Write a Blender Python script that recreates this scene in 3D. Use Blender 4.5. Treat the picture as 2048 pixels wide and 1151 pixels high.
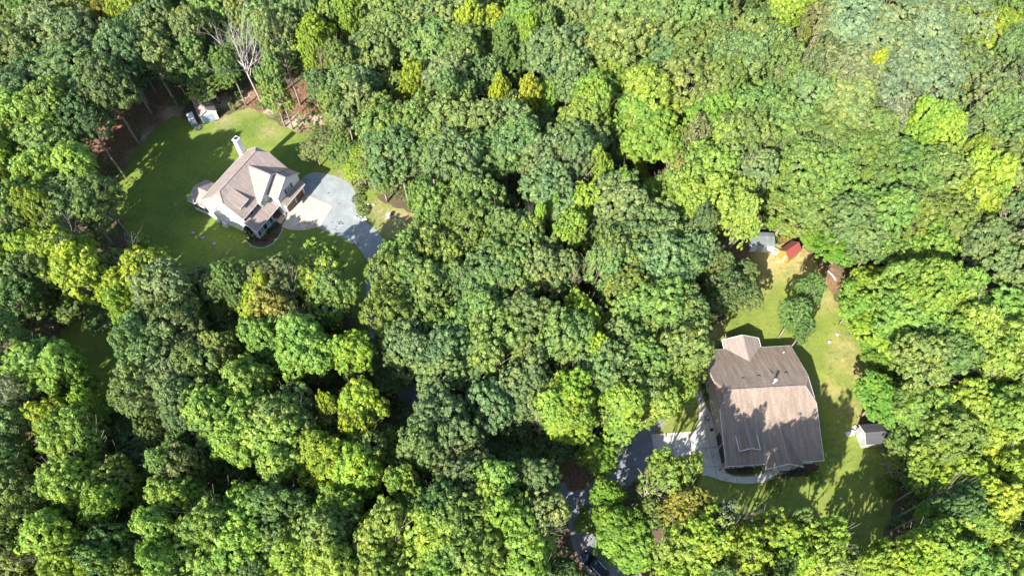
import bpy, bmesh, math, random
import numpy as np
from mathutils import Vector, Matrix, noise
from mathutils.geometry import tessellate_polygon

SC = bpy.context.scene
for o in list(bpy.data.objects):
    bpy.data.objects.remove(o)
COL = SC.collection
rad = math.radians

# ------------------------------------------------------------------ camera
CAM_H, TILT, FPX = 108.0, rad(31.0), 1422.0
cam_d = bpy.data.cameras.new('camera')
cam_d.sensor_width = 36.0
cam_d.lens = FPX / 2048 * 36.0
cam_d.clip_end = 4000
cam_d.clip_start = 0.5
cam = bpy.data.objects.new('camera', cam_d)
cam.location = (0, 0, CAM_H)
cam.rotation_euler = (TILT, 0, 0)
COL.objects.link(cam)
SC.camera = cam

# ------------------------------------------------------------------ sky, sun, exposure
SUN_AZ, SUN_EL = 33.0, 38.0            # shadows run towards this azimuth (from +Y to +X)
world = bpy.data.worlds.new('World')
SC.world = world
world.use_nodes = True
wn = world.node_tree.nodes
wn.clear()
sky = wn.new('ShaderNodeTexSky')
sky.sky_type = 'NISHITA'
sky.sun_disc = False
sky.sun_elevation = rad(SUN_EL)
sky.sun_rotation = rad(SUN_AZ + 180)
sky.altitude = 100
bg = wn.new('ShaderNodeBackground')
bg.inputs['Strength'].default_value = 0.15
wo = wn.new('ShaderNodeOutputWorld')
world.node_tree.links.new(sky.outputs[0], bg.inputs['Color'])
world.node_tree.links.new(bg.outputs[0], wo.inputs['Surface'])
sd = bpy.data.lights.new('sun', 'SUN')
sd.energy = 5.0
sd.angle = rad(0.5)
sd.color = (1.0, 0.95, 0.86)
sun = bpy.data.objects.new('sun', sd)
dvec = Vector((math.sin(rad(SUN_AZ)) * math.cos(rad(SUN_EL)), math.cos(rad(SUN_AZ)) * math.cos(rad(SUN_EL)), -math.sin(rad(SUN_EL))))
sun.rotation_euler = dvec.to_track_quat('-Z', 'Y').to_euler()
sun.location = (-40, -40, 120)
COL.objects.link(sun)
SC.view_settings.view_transform = 'Standard'
SC.view_settings.look = 'None'
SC.view_settings.gamma = 1.0
SC.view_settings.use_curve_mapping = False
SC.view_settings.exposure = 1.6
SC.cycles.max_bounces = 6
SC.cycles.transparent_max_bounces = 6

# ------------------------------------------------------------------ helpers
CT, ST = math.cos(TILT), math.sin(TILT)


def at(px, py, h=0.0):
    """the point of the place at height h that the photograph shows at (px, py)"""
    x, y, z = (px - 1024) / FPX, -(py - 575.5) / FPX, -1.0
    d = (x, CT * y - ST * z, ST * y + CT * z)
    t = (h - CAM_H) / d[2]
    return Vector((d[0] * t, d[1] * t, h))


def depth_of(p):
    v = Vector(p) - Vector((0, 0, CAM_H))
    return v.dot(Vector((0, ST, -CT)))


def pix(p):
    v = Vector(p) - Vector((0, 0, CAM_H))
    d = v.dot(Vector((0, ST, -CT)))
    return 1024 + FPX * v.x / d, 575.5 - FPX * v.dot(Vector((0, CT, ST))) / d


def tag(o, label=None, cat=None, group=None, kind=None):
    if label: o['label'] = label
    if cat: o['category'] = cat
    if group: o['group'] = group
    if kind: o['kind'] = kind
    return o


def empty(name, loc, rz=0.0, label=None, cat=None, group=None):
    o = bpy.data.objects.new(name, None)
    o.empty_display_size = 0.3
    o.location = loc
    o.rotation_euler = (0, 0, rz)
    COL.objects.link(o)
    return tag(o, label, cat, group)


class MB:
    def __init__(s):
        s.v, s.f, s.m = [], [], []

    def add(s, vs, fs, mi=0):
        n = len(s.v)
        s.v += [tuple(v) for v in vs]
        s.f += [tuple(i + n for i in f) for f in fs]
        s.m += [mi] * len(fs)

    def box(s, a, b, mi=0):
        (x0, y0, z0), (x1, y1, z1) = a, b
        s.add([(x0, y0, z0), (x1, y0, z0), (x1, y1, z0), (x0, y1, z0), (x0, y0, z1), (x1, y0, z1), (x1, y1, z1), (x0, y1, z1)],
              [(0, 3, 2, 1), (4, 5, 6, 7), (0, 1, 5, 4), (1, 2, 6, 5), (2, 3, 7, 6), (3, 0, 4, 7)], mi)

    def prism(s, poly, vec, mi=0):
        """planar polygon extruded by vec"""
        n = len(poly)
        vec = Vector(vec)
        p = [Vector(q) for q in poly]
        nrm = Vector((0, 0, 0))
        for i in range(n):
            nrm += (p[i] - p[0]).cross(p[(i + 1) % n] - p[0])
        if nrm.dot(vec) > 0:
            p = p[::-1]
        q = [a + vec for a in p]
        fs = []
        tri = tessellate_polygon([p]) if n > 4 else None
        if tri:
            for t in tri:
                a, b, c = t
                nn = (p[b] - p[a]).cross(p[c] - p[a])
                if nn.dot(vec) > 0:
                    a, c = c, a
                fs.append((a, b, c))
                fs.append((c + n, b + n, a + n))
        else:
            fs.append(tuple(range(n)))
            fs.append(tuple(range(2 * n - 1, n - 1, -1)))
        for i in range(n):
            j = (i + 1) % n
            fs.append((i, i + n, j + n, j))
        s.add(p + q, fs, mi)

    def slab(s, poly, t, mi=0):
        s.prism(poly, (0, 0, -t), mi)

    def bar(s, a, b, w, h, up=(0, 0, 1), mi=0):
        a, b = Vector(a), Vector(b)
        d = (b - a).normalized()
        sd_ = d.cross(Vector(up))
        if sd_.length < 1e-4:
            sd_ = d.cross(Vector((1, 0, 0)))
        sd_.normalize()
        u = sd_.cross(d)
        c = []
        for p in (a, b):
            for i, j in ((-1, -1), (1, -1), (1, 1), (-1, 1)):
                c.append(p + sd_ * (i * w / 2) + u * (j * h / 2))
        s.add(c, [(0, 1, 2, 3)[::-1], (4, 5, 6, 7), (0, 4, 5, 1)[::-1], (1, 5, 6, 2)[::-1], (2, 6, 7, 3)[::-1], (3, 7, 4, 0)[::-1]], mi)

    def tube(s, pts, rs, n=6, mi=0, cap=True):
        pts = [Vector(p) for p in pts]
        base = len(s.v)
        up = Vector((0.3, 0.2, 1)).normalized()
        for i, p in enumerate(pts):
            d = (pts[min(i + 1, len(pts) - 1)] - pts[max(i - 1, 0)]).normalized()
            a = d.cross(up)
            if a.length < 0.05:
                a = d.cross(Vector((1, 0, 0)))
            a.normalize()
            b = d.cross(a)
            for k in range(n):
                t = 2 * math.pi * k / n
                s.v.append(tuple(p + (a * math.cos(t) + b * math.sin(t)) * rs[i]))
        for i in range(len(pts) - 1):
            for k in range(n):
                k2 = (k + 1) % n
                s.f.append((base + i * n + k, base + i * n + k2, base + (i + 1) * n + k2, base + (i + 1) * n + k))
                s.m.append(mi)
        if cap:
            s.f.append(tuple(base + k for k in range(n))[::-1]); s.m.append(mi)
            e = base + (len(pts) - 1) * n
            s.f.append(tuple(e + k for k in range(n))); s.m.append(mi)

    def cyl(s, c, r, h, n=12, mi=0, r2=None):
        s.tube([c, (c[0], c[1], c[2] + h)], [r, r if r2 is None else r2], n, mi)

    def sphere(s, c, r, seg=8, ring=6, jit=0.0, rnd=random, mi=0):
        base = len(s.v)
        rx, ry, rz = r if hasattr(r, '__len__') else (r, r, r)
        for i in range(ring + 1):
            th = math.pi * i / ring
            for k in range(seg):
                ph = 2 * math.pi * k / seg
                q = 1 + rnd.uniform(-jit, jit)
                s.v.append((c[0] + rx * q * math.sin(th) * math.cos(ph), c[1] + ry * q * math.sin(th) * math.sin(ph), c[2] + rz * q * math.cos(th)))
        for i in range(ring):
            for k in range(seg):
                k2 = (k + 1) % seg
                s.f.append((base + i * seg + k, base + (i + 1) * seg + k, base + (i + 1) * seg + k2, base + i * seg + k2)); s.m.append(mi)

    def mesh(s, name, mats, smooth=False):
        me = bpy.data.meshes.new(name)
        me.from_pydata(s.v, [], s.f)
        for m in (mats if isinstance(mats, (list, tuple)) else [mats]):
            me.materials.append(m)
        me.polygons.foreach_set('material_index', s.m)
        if smooth:
            me.polygons.foreach_set('use_smooth', [True] * len(s.f))
        me.validate()
        me.update()
        return me

    def build(s, name, mats, parent=None, smooth=False, loc=None, rz=0.0):
        o = bpy.data.objects.new(name, s.mesh(name, mats, smooth))
        COL.objects.link(o)
        if parent is not None: o.parent = parent
        if loc is not None: o.location = loc
        if rz: o.rotation_euler = (0, 0, rz)
        return o


def inst(me, name, parent=None, loc=(0, 0, 0), rz=0.0, scale=None):
    o = bpy.data.objects.new(name, me)
    COL.objects.link(o)
    o.parent = parent
    o.location = loc
    o.rotation_euler = (0, 0, rz)
    if scale is not None: o.scale = scale
    return o


# ------------------------------------------------------------------ materials
def newmat(name):
    m = bpy.data.materials.new(name)
    m.use_nodes = True
    nt = m.node_tree
    nt.nodes.clear()
    out = nt.nodes.new('ShaderNodeOutputMaterial')
    b = nt.nodes.new('ShaderNodeBsdfPrincipled')
    nt.links.new(b.outputs[0], out.inputs[0])
    return m, nt, b


def ramp(nt, src, stops):
    r = nt.nodes.new('ShaderNodeValToRGB')
    els = r.color_ramp.elements
    while len(els) < len(stops): els.new(0.5)
    for e, (p, c) in zip(els, stops):
        e.position = p
        e.color = (*c, 1) if len(c) == 3 else c
    if src is not None: nt.links.new(src, r.inputs[0])
    return r


def noi(nt, scale, detail=4, rough=0.6, coord='Object', dist=0.0):
    tc = nt.nodes.new('ShaderNodeTexCoord')
    n = nt.nodes.new('ShaderNodeTexNoise')
    n.inputs['Scale'].default_value = scale
    n.inputs['Detail'].default_value = detail
    n.inputs['Roughness'].default_value = rough
    n.inputs['Distortion'].default_value = dist
    nt.links.new(tc.outputs[coord], n.inputs['Vector'])
    return n


def mix(nt, a, b, f, mode='MIX'):
    m = nt.nodes.new('ShaderNodeMix')
    m.data_type = 'RGBA'
    m.blend_type = mode
    for sock, v in ((m.inputs[6], a), (m.inputs[7], b), (m.inputs[0], f)):
        if hasattr(v, 'is_linked'): nt.links.new(v, sock)
        elif isinstance(v, tuple): sock.default_value = (*v, 1)
        else: sock.default_value = v
    return m.outputs[2]


def bump(nt, b, src, strength=0.3, dist=0.05):
    bm = nt.nodes.new('ShaderNodeBump')
    bm.inputs['Strength'].default_value = strength
    bm.inputs['Distance'].default_value = dist
    nt.links.new(src, bm.inputs['Height'])
    nt.links.new(bm.outputs[0], b.inputs['Normal'])


def simple(name, c, rough=0.7, var=0.12, scale=3.0, metal=0.0, bmp=0.0, bscale=20):
    m, nt, b = newmat(name)
    n = noi(nt, scale)
    lo = tuple(x * (1 - var) for x in c)
    hi = tuple(min(1, x * (1 + var)) for x in c)
    r = ramp(nt, n.outputs[0], [(0.3, lo), (0.7, hi)])
    nt.links.new(r.outputs[0], b.inputs['Base Color'])
    b.inputs['Roughness'].default_value = rough
    b.inputs['Metallic'].default_value = metal
    if bmp:
        n2 = noi(nt, bscale)
        bump(nt, b, n2.outputs[0], bmp)
    return m


def shingle(name, c, streak=0.25, c2=None):
    m, nt, b = newmat(name)
    n1 = noi(nt, 0.6, 5)
    n2 = noi(nt, 7.0, 3, 0.7)
    tc = nt.nodes.new('ShaderNodeTexCoord')
    mp = nt.nodes.new('ShaderNodeMapping')
    mp.inputs['Scale'].default_value = (2.2, 0.25, 0.25)
    nt.links.new(tc.outputs['Object'], mp.inputs[0])
    n3 = nt.nodes.new('ShaderNodeTexNoise')
    n3.inputs['Scale'].default_value = 1.0
    n3.inputs['Detail'].default_value = 5
    nt.links.new(mp.outputs[0], n3.inputs['Vector'])
    w = nt.nodes.new('ShaderNodeTexWave')
    w.wave_type = 'BANDS'
    w.bands_direction = 'Y'
    w.inputs['Scale'].default_value = 1.15
    w.inputs['Distortion'].default_value = 1.2
    w.inputs['Detail'].default_value = 2
    nt.links.new(tc.outputs['Object'], w.inputs['Vector'])
    dark = tuple(x * (1 - streak) for x in c)
    lite = tuple(x * 1.12 for x in c)
    base = ramp(nt, n3.outputs[0], [(0.35, dark), (0.62, lite)]).outputs[0]
    base = mix(nt, base, c2 or tuple(x * 0.8 for x in c), ramp(nt, n1.outputs[0], [(0.45, (0, 0, 0)), (0.75, (0.6,) * 3)]).outputs[0])
    g = ramp(nt, n2.outputs[0], [(0.35, (0.72,) * 3), (0.65, (1.22,) * 3)]).outputs[0]
    base = mix(nt, base, g, 1.0, 'MULTIPLY')
    g2 = ramp(nt, w.outputs[0], [(0.0, (0.84,) * 3), (0.25, (1.04,) * 3), (1.0, (1.04,) * 3)]).outputs[0]
    base = mix(nt, base, g2, 1.0, 'MULTIPLY')
    nt.links.new(base, b.inputs['Base Color'])
    b.inputs['Roughness'].default_value = 0.85
    bump(nt, b, n2.outputs[0], 0.35, 0.03)
    return m


def siding(name, c):
    m, nt, b = newmat(name)
    tc = nt.nodes.new('ShaderNodeTexCoord')
    w = nt.nodes.new('ShaderNodeTexWave')
    w.bands_direction = 'Z'
    w.wave_profile = 'SAW'
    w.inputs['Scale'].default_value = 1.6
    nt.links.new(tc.outputs['Object'], w.inputs['Vector'])
    n = noi(nt, 1.2, 4)
    base = ramp(nt, n.outputs[0], [(0.3, tuple(x * 0.9 for x in c)), (0.7, c)]).outputs[0]
    nt.links.new(base, b.inputs['Base Color'])
    b.inputs['Roughness'].default_value = 0.6
    bump(nt, b, w.outputs[0], 0.5, 0.03)
    return m


M = {}
M['roof'] = shingle('taupe_shingle', (0.245, 0.195, 0.168), 0.14)
M['roof_brown'] = shingle('brown_shingle', (0.222, 0.168, 0.128), 0.26, (0.160, 0.126, 0.104))
M['roof_dark'] = shingle('charcoal_shingle', (0.06, 0.06, 0.064), 0.2)
M['roof_shed'] = shingle('shed_shingle', (0.27, 0.20, 0.175), 0.2)
M['white'] = siding('white_siding', (0.78, 0.79, 0.80))
M['cream'] = siding('cream_siding', (0.36, 0.345, 0.31))
M['trim'] = simple('white_trim', (0.58, 0.58, 0.57), 0.5, 0.04)
M['shutter'] = simple('black_shutter', (0.02, 0.02, 0.024), 0.5, 0.2)
M['glass'] = simple('window_glass', (0.10, 0.16, 0.17), 0.08, 0.3, 0.8)
M['glass_green'] = simple('curtained_glass', (0.20, 0.42, 0.40), 0.15, 0.3, 1.5)
M['garage_door'] = simple('brown_garage_door', (0.13, 0.085, 0.055), 0.5, 0.2)
M['brick'] = simple('porch_brick', (0.22, 0.10, 0.08), 0.8, 0.3, 8)
M['tan'] = simple('tan_wood', (0.55, 0.42, 0.26), 0.7, 0.15)
M['metal'] = simple('grey_metal', (0.45, 0.47, 0.49), 0.4, 0.15, 4, 0.3)
M['ac'] = simple('appliance_white', (0.65, 0.68, 0.70), 0.4, 0.1)
M['black'] = simple('black_plastic', (0.02, 0.02, 0.02), 0.5, 0.2)
M['red_roof'] = simple('red_painted_metal', (0.23, 0.055, 0.052), 0.55, 0.10, 2)
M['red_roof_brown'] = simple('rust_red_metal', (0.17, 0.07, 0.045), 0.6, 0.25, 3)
M['orange'] = simple('yellow_orange_boards', (0.33, 0.175, 0.028), 0.7, 0.3, 3)
M['grey_roof'] = simple('shade_darkened_grey_roof', (0.13, 0.15, 0.155), 0.7, 0.25, 1.2)  # grey darkened to stand in for the shade over this shed roof
M['bluegrey'] = simple('bluegrey_door', (0.30, 0.36, 0.41), 0.5, 0.12, 2)
M['screen'] = simple('porch_screen', (0.03, 0.035, 0.04), 0.6, 0.3)
M['rock'] = simple('pale_rock', (0.48, 0.46, 0.43), 0.85, 0.3, 4, 0, 0.4)
M['bluestone'] = simple('blue_stone', (0.20, 0.24, 0.30), 0.8, 0.25, 4)
M['bark'] = simple('tree_bark', (0.23, 0.19, 0.15), 0.9, 0.3, 6, 0, 0.6, 12)
M['deadwood'] = simple('bleached_deadwood', (0.33, 0.30, 0.27), 0.85, 0.2, 3)
M['paint'] = simple('dark_car_paint', (0.012, 0.018, 0.026), 0.12, 0.1)
M['carglass'] = simple('car_glass', (0.02, 0.03, 0.035), 0.03, 0.1)
M['carroof'] = simple('panoramic_car_roof', (0.035, 0.055, 0.07), 0.08, 0.1)
M['chrome'] = simple('satin_rail', (0.6, 0.6, 0.6), 0.25, 0.05, 4, 0.9)
M['tyre'] = simple('tyre_rubber', (0.02, 0.02, 0.02), 0.9, 0.1)
M['lamp_red'] = simple('tail_lamp', (0.35, 0.02, 0.02), 0.2, 0.1)
M['lamp_clear'] = simple('head_lamp', (0.6, 0.62, 0.65), 0.15, 0.1)
M['tarp'] = simple('blue_tarp', (0.08, 0.2, 0.5), 0.5, 0.2)


def foliage_mat(name, spec=0.3):
    m = bpy.data.materials.new(name)
    m.use_nodes = True
    nt = m.node_tree
    nt.nodes.clear()
    out = nt.nodes.new('ShaderNodeOutputMaterial')
    oi = nt.nodes.new('ShaderNodeObjectInfo')
    at_ = nt.nodes.new('ShaderNodeAttribute')
    at_.attribute_name = 'tone'
    r = ramp(nt, at_.outputs['Fac'], [(0.0, (0.60, 0.68, 0.70)), (0.5, (1.0, 1.0, 1.0)), (1.0, (1.5, 1.38, 1.35))])
    col = mix(nt, oi.outputs['Color'], r.outputs[0], 1.0, 'MULTIPLY')
    geo = nt.nodes.new('ShaderNodeNewGeometry')
    pn = nt.nodes.new('ShaderNodeTexNoise')
    pn.inputs['Scale'].default_value = 0.42
    pn.inputs['Detail'].default_value = 4
    nt.links.new(geo.outputs['Position'], pn.inputs['Vector'])
    col = mix(nt, col, ramp(nt, pn.outputs[0], [(0.33, (0.84, 0.92, 0.92)), (0.5, (1, 1, 1)), (0.67, (1.2, 1.10, 0.85))]).outputs[0], 1.0, 'MULTIPLY')
    b = nt.nodes.new('ShaderNodeBsdfPrincipled')
    b.inputs['Roughness'].default_value = 0.55
    b.inputs['Specular IOR Level'].default_value = spec
    nt.links.new(col, b.inputs['Base Color'])
    t = nt.nodes.new('ShaderNodeBsdfTranslucent')
    tcol = mix(nt, col, (1.5, 1.35, 0.5), 1.0, 'MULTIPLY')
    nt.links.new(tcol, t.inputs['Color'])
    ms = nt.nodes.new('ShaderNodeMixShader')
    ms.inputs[0].default_value = 0.36
    nt.links.new(b.outputs[0], ms.inputs[1])
    nt.links.new(t.outputs[0], ms.inputs[2])
    nt.links.new(ms.outputs[0], out.inputs[0])
    return m


M['leaf'] = foliage_mat('leaves')


def patch_mask(nt, pts, soft=0.35, nscale=0.35, amp=3.0):
    """0..1 mask of worn patches: list of (x, y, r) in the place's own coordinates"""
    g = nt.nodes.new('ShaderNodeNewGeometry')
    n = nt.nodes.new('ShaderNodeTexNoise')
    n.inputs['Scale'].default_value = nscale
    n.inputs['Detail'].default_value = 6
    n.inputs['Roughness'].default_value = 0.65
    nt.links.new(g.outputs['Position'], n.inputs['Vector'])
    prev = None
    for x, y, r in pts:
        d = nt.nodes.new('ShaderNodeVectorMath')
        d.operation = 'DISTANCE'
        nt.links.new(g.outputs['Position'], d.inputs[0])
        d.inputs[1].default_value = (x, y, 0)
        a = nt.nodes.new('ShaderNodeMath')
        a.operation = 'SUBTRACT'
        a.inputs[0].default_value = r
        nt.links.new(d.outputs['Value'], a.inputs[1])
        if prev is None:
            prev = a.outputs[0]
        else:
            mx = nt.nodes.new('ShaderNodeMath')
            mx.operation = 'MAXIMUM'
            nt.links.new(prev, mx.inputs[0])
            nt.links.new(a.outputs[0], mx.inputs[1])
            prev = mx.outputs[0]
    s = nt.nodes.new('ShaderNodeMath')
    s.operation = 'MULTIPLY_ADD'
    nt.links.new(n.outputs[0], s.inputs[0])
    s.inputs[1].default_value = amp * 2
    nt.links.new(prev, s.inputs[2])
    s2 = nt.nodes.new('ShaderNodeMath')
    s2.operation = 'SUBTRACT'
    nt.links.new(s.outputs[0], s2.inputs[0])
    s2.inputs[1].default_value = amp
    mr = nt.nodes.new('ShaderNodeMapRange')
    mr.inputs['From Min'].default_value = -soft * 2
    mr.inputs['From Max'].default_value = soft * 3
    nt.links.new(s2.outputs[0], mr.inputs['Value'])
    return mr.outputs[0]


def P(*pts):
    return [at(x, y) for x, y in pts]


def patches(lst):
    out = []
    for x, y, rpx in lst:
        p = at(x, y)
        out.append((p.x, p.y, rpx * depth_of(p) / FPX))
    return out


def ground_mat():
    m, nt, b = newmat('forest_floor')
    n1 = noi(nt, 0.25, 6, 0.65)
    n2 = noi(nt, 2.5, 6, 0.7)
    n3 = noi(nt, 9, 3, 0.7)
    c = ramp(nt, n1.outputs[0], [(0.3, (0.055, 0.06, 0.022)), (0.5, (0.085, 0.062, 0.034)), (0.7, (0.12, 0.075, 0.045))]).outputs[0]
    pine = ramp(nt, n2.outputs[0], [(0.3, (0.10, 0.055, 0.032)), (0.55, (0.20, 0.11, 0.065)), (0.75, (0.34, 0.22, 0.14))]).outputs[0]
    c = mix(nt, c, pine, patch_mask(nt, patches([(250, 240, 60), (300, 230, 55), (225, 300, 55), (330, 190, 45), (600, 200, 45), (620, 240, 40), (520, 190, 40),
                                                 (1150, 940, 45), (1085, 880, 28), (1480, 500, 60), (1620, 530, 40), (1160, 990, 25), (800, 450, 30), (1020, 420, 20), (1520, 30, 45),
                                                 (1275, 1130, 50), (1665, 545, 25), (440, 960, 25)]), 0.5))
    sand = ramp(nt, n2.outputs[0], [(0.3, (0.28, 0.20, 0.14)), (0.7, (0.46, 0.36, 0.28))]).outputs[0]
    c = mix(nt, c, sand, patch_mask(nt, patches([(300, 270, 22), (270, 310, 18), (340, 225, 22), (440, 205, 18), (490, 195, 18), (545, 215, 20), (590, 245, 20), (635, 240, 16),
                                                 (1660, 560, 20), (1585, 470, 16), (830, 440, 14), (1130, 985, 12), (690, 350, 12), (1540, 35, 25)]), 0.4, 0.6, 2.0))
    v = ramp(nt, n3.outputs[0], [(0.3, (0.65,) * 3), (0.7, (1.3,) * 3)]).outputs[0]
    c = mix(nt, c, v, 1.0, 'MULTIPLY')
    nt.links.new(c, b.inputs['Base Color'])
    b.inputs['Roughness'].default_value = 0.95
    bump(nt, b, n2.outputs[0], 0.6, 0.15)
    return m


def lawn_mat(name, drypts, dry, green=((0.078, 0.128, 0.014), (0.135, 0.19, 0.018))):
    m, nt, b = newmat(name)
    n1 = noi(nt, 0.18, 5, 0.6)
    n2 = noi(nt, 1.6, 5, 0.7)
    n3 = noi(nt, 8, 3, 0.7)
    c = ramp(nt, n1.outputs[0], [(0.35, green[0]), (0.65, green[1])]).outputs[0]
    c = mix(nt, c, (0.17, 0.18, 0.04), ramp(nt, n2.outputs[0], [(0.45, (0, 0, 0)), (0.75, (0.75,) * 3)]).outputs[0])
    if drypts:
        d = ramp(nt, n2.outputs[0], [(0.3, dry[0]), (0.7, dry[1])]).outputs[0]
        c = mix(nt, c, d, patch_mask(nt, patches(drypts), 1.2, 0.5, 2.6))
    v = ramp(nt, n3.outputs[0], [(0.3, (0.68,) * 3), (0.7, (1.3,) * 3)]).outputs[0]
    c = mix(nt, c, v, 1.0, 'MULTIPLY')
    tc = nt.nodes.new('ShaderNodeTexCoord')
    mp = nt.nodes.new('ShaderNodeMapping')
    mp.inputs['Rotation'].default_value = (0, 0, 0.5 if 'left' in name else 1.4)
    nt.links.new(tc.outputs['Object'], mp.inputs[0])
    wv = nt.nodes.new('ShaderNodeTexWave')
    wv.inputs['Scale'].default_value = 0.28
    wv.inputs['Distortion'].default_value = 7.0
    wv.inputs['Detail'].default_value = 3
    nt.links.new(mp.outputs[0], wv.inputs['Vector'])
    c = mix(nt, c, ramp(nt, wv.outputs[0], [(0.2, (0.95, 0.97, 0.95)), (0.8, (1.04, 1.02, 1.02))]).outputs[0], 1.0, 'MULTIPLY')
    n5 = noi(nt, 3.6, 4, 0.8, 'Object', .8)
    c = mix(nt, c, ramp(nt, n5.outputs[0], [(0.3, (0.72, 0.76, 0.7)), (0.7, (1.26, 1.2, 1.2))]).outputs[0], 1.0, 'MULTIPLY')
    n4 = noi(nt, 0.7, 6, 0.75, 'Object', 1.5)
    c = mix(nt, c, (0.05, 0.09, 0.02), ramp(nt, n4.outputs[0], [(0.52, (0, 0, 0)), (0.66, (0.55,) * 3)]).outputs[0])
    nt.links.new(c, b.inputs['Base Color'])
    b.inputs['Roughness'].default_value = 0.95
    bump(nt, b, n3.outputs[0], 0.5, 0.06)
    return m


def gravel_mat(name, a, c_, b_=None, edge=None):
    m, nt, b = newmat(name)
    n1 = noi(nt, 0.5, 5, 0.65)
    n2 = noi(nt, 12, 3, 0.8)
    n3 = noi(nt, 1.8, 5, 0.7)
    c = ramp(nt, n1.outputs[0], [(0.35, a), (0.65, c_)]).outputs[0]
    if b_:
        c = mix(nt, c, b_, ramp(nt, n3.outputs[0], [(0.52, (0, 0, 0)), (0.68, (0.7,) * 3)]).outputs[0])
    v = ramp(nt, n2.outputs[0], [(0.3, (0.75,) * 3), (0.7, (1.2,) * 3)]).outputs[0]
    c = mix(nt, c, v, 1.0, 'MULTIPLY')
    nt.links.new(c, b.inputs['Base Color'])
    b.inputs['Roughness'].default_value = 0.9
    bump(nt, b, n2.outputs[0], 0.5, 0.03)
    return m


M['ground'] = ground_mat()
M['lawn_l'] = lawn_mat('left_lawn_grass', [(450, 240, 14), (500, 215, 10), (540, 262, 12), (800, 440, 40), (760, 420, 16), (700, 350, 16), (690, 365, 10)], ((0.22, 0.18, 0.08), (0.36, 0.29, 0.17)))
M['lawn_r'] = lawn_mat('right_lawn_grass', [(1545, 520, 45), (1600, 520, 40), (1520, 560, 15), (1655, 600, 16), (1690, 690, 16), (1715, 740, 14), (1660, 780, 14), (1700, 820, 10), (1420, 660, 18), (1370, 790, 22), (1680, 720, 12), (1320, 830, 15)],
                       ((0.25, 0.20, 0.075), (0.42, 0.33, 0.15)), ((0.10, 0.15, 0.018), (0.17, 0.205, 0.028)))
M['gravel'] = gravel_mat('pale_gravel', (0.175, 0.20, 0.21), (0.245, 0.265, 0.26), (0.165, 0.18, 0.185))
M['asphalt'] = gravel_mat('dark_gravel_road', (0.14, 0.165, 0.185), (0.20, 0.22, 0.23), (0.19, 0.17, 0.15))
M['dirtroad'] = gravel_mat('brown_gravel_road', (0.17, 0.14, 0.12), (0.25, 0.205, 0.17), (0.16, 0.11, 0.08))
M['mulch'] = gravel_mat('red_mulch', (0.055, 0.030, 0.024), (0.10, 0.050, 0.038))
M['concrete_warm'] = gravel_mat('warm_concrete', (0.34, 0.28, 0.225), (0.47, 0.41, 0.34), (0.30, 0.225, 0.17))
M['concrete_grey'] = gravel_mat('grey_concrete', (0.40, 0.38, 0.33), (0.50, 0.46, 0.39), (0.36, 0.32, 0.25))

# ------------------------------------------------------------------ setting: ground, lawns, drives


def ragged(poly, amp=0.4, step=0.7, seed=0, closed=True):
    out = []
    n = len(poly)
    for i in range(n):
        a, b = poly[i], poly[(i + 1) % n]
        k = max(1, int((b - a).length / step))
        nrm = Vector((-(b - a).y, (b - a).x, 0))
        if nrm.length > 0: nrm.normalize()
        for j in range(k):
            p = a.lerp(b, j / k)
            q = noise.noise(Vector((p.x * 0.5, p.y * 0.5, seed))) * 0.6 + noise.noise(Vector((p.x * 1.9, p.y * 1.9, seed + 5))) * 0.5
            out.append(p + nrm * amp * q)
    return out


def smooth_poly(poly, it=2):
    for _ in range(it):
        q = []
        n = len(poly)
        for i in range(n):
            a, b = poly[i], poly[(i + 1) % n]
            q += [a.lerp(b, 0.25), a.lerp(b, 0.75)]
        poly = q
    return poly


def sheet(name, poly, z, mat, label=None, parent=None, thick=0.0, kind='structure'):
    me = bpy.data.meshes.new(name)
    pts = [Vector((p.x, p.y, z)) for p in poly]
    tris = tessellate_polygon([pts])
    n = len(pts)
    vs = [tuple(p) for p in pts]
    fs = []
    for t in tris:
        a, b, c = t
        if (pts[b] - pts[a]).cross(pts[c] - pts[a]).z < 0: a, c = c, a
        fs.append((a, b, c))
    if thick:
        area = sum(pts[i].x * pts[(i + 1) % n].y - pts[(i + 1) % n].x * pts[i].y for i in range(n))
        vs += [(p.x, p.y, z - thick) for p in pts]
        for i in range(n):
            j = (i + 1) % n
            fs.append((i, i + n, j + n, j) if area > 0 else (j, j + n, i + n, i))
    me.from_pydata(vs, [], fs)
    me.materials.append(mat)
    me.update()
    o = bpy.data.objects.new(name, me)
    COL.objects.link(o)
    if parent: o.parent = parent
    else: tag(o, label, None, None, kind)
    return o


g = MB()
g.add([(-3000, -2000, 0), (3000, -2000, 0), (3000, 4000, 0), (-3000, 4000, 0)], [(0, 1, 2, 3)])
tag(g.build('ground', M['ground']), 'brown leaf-littered forest floor under the trees', kind='structure')

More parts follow.
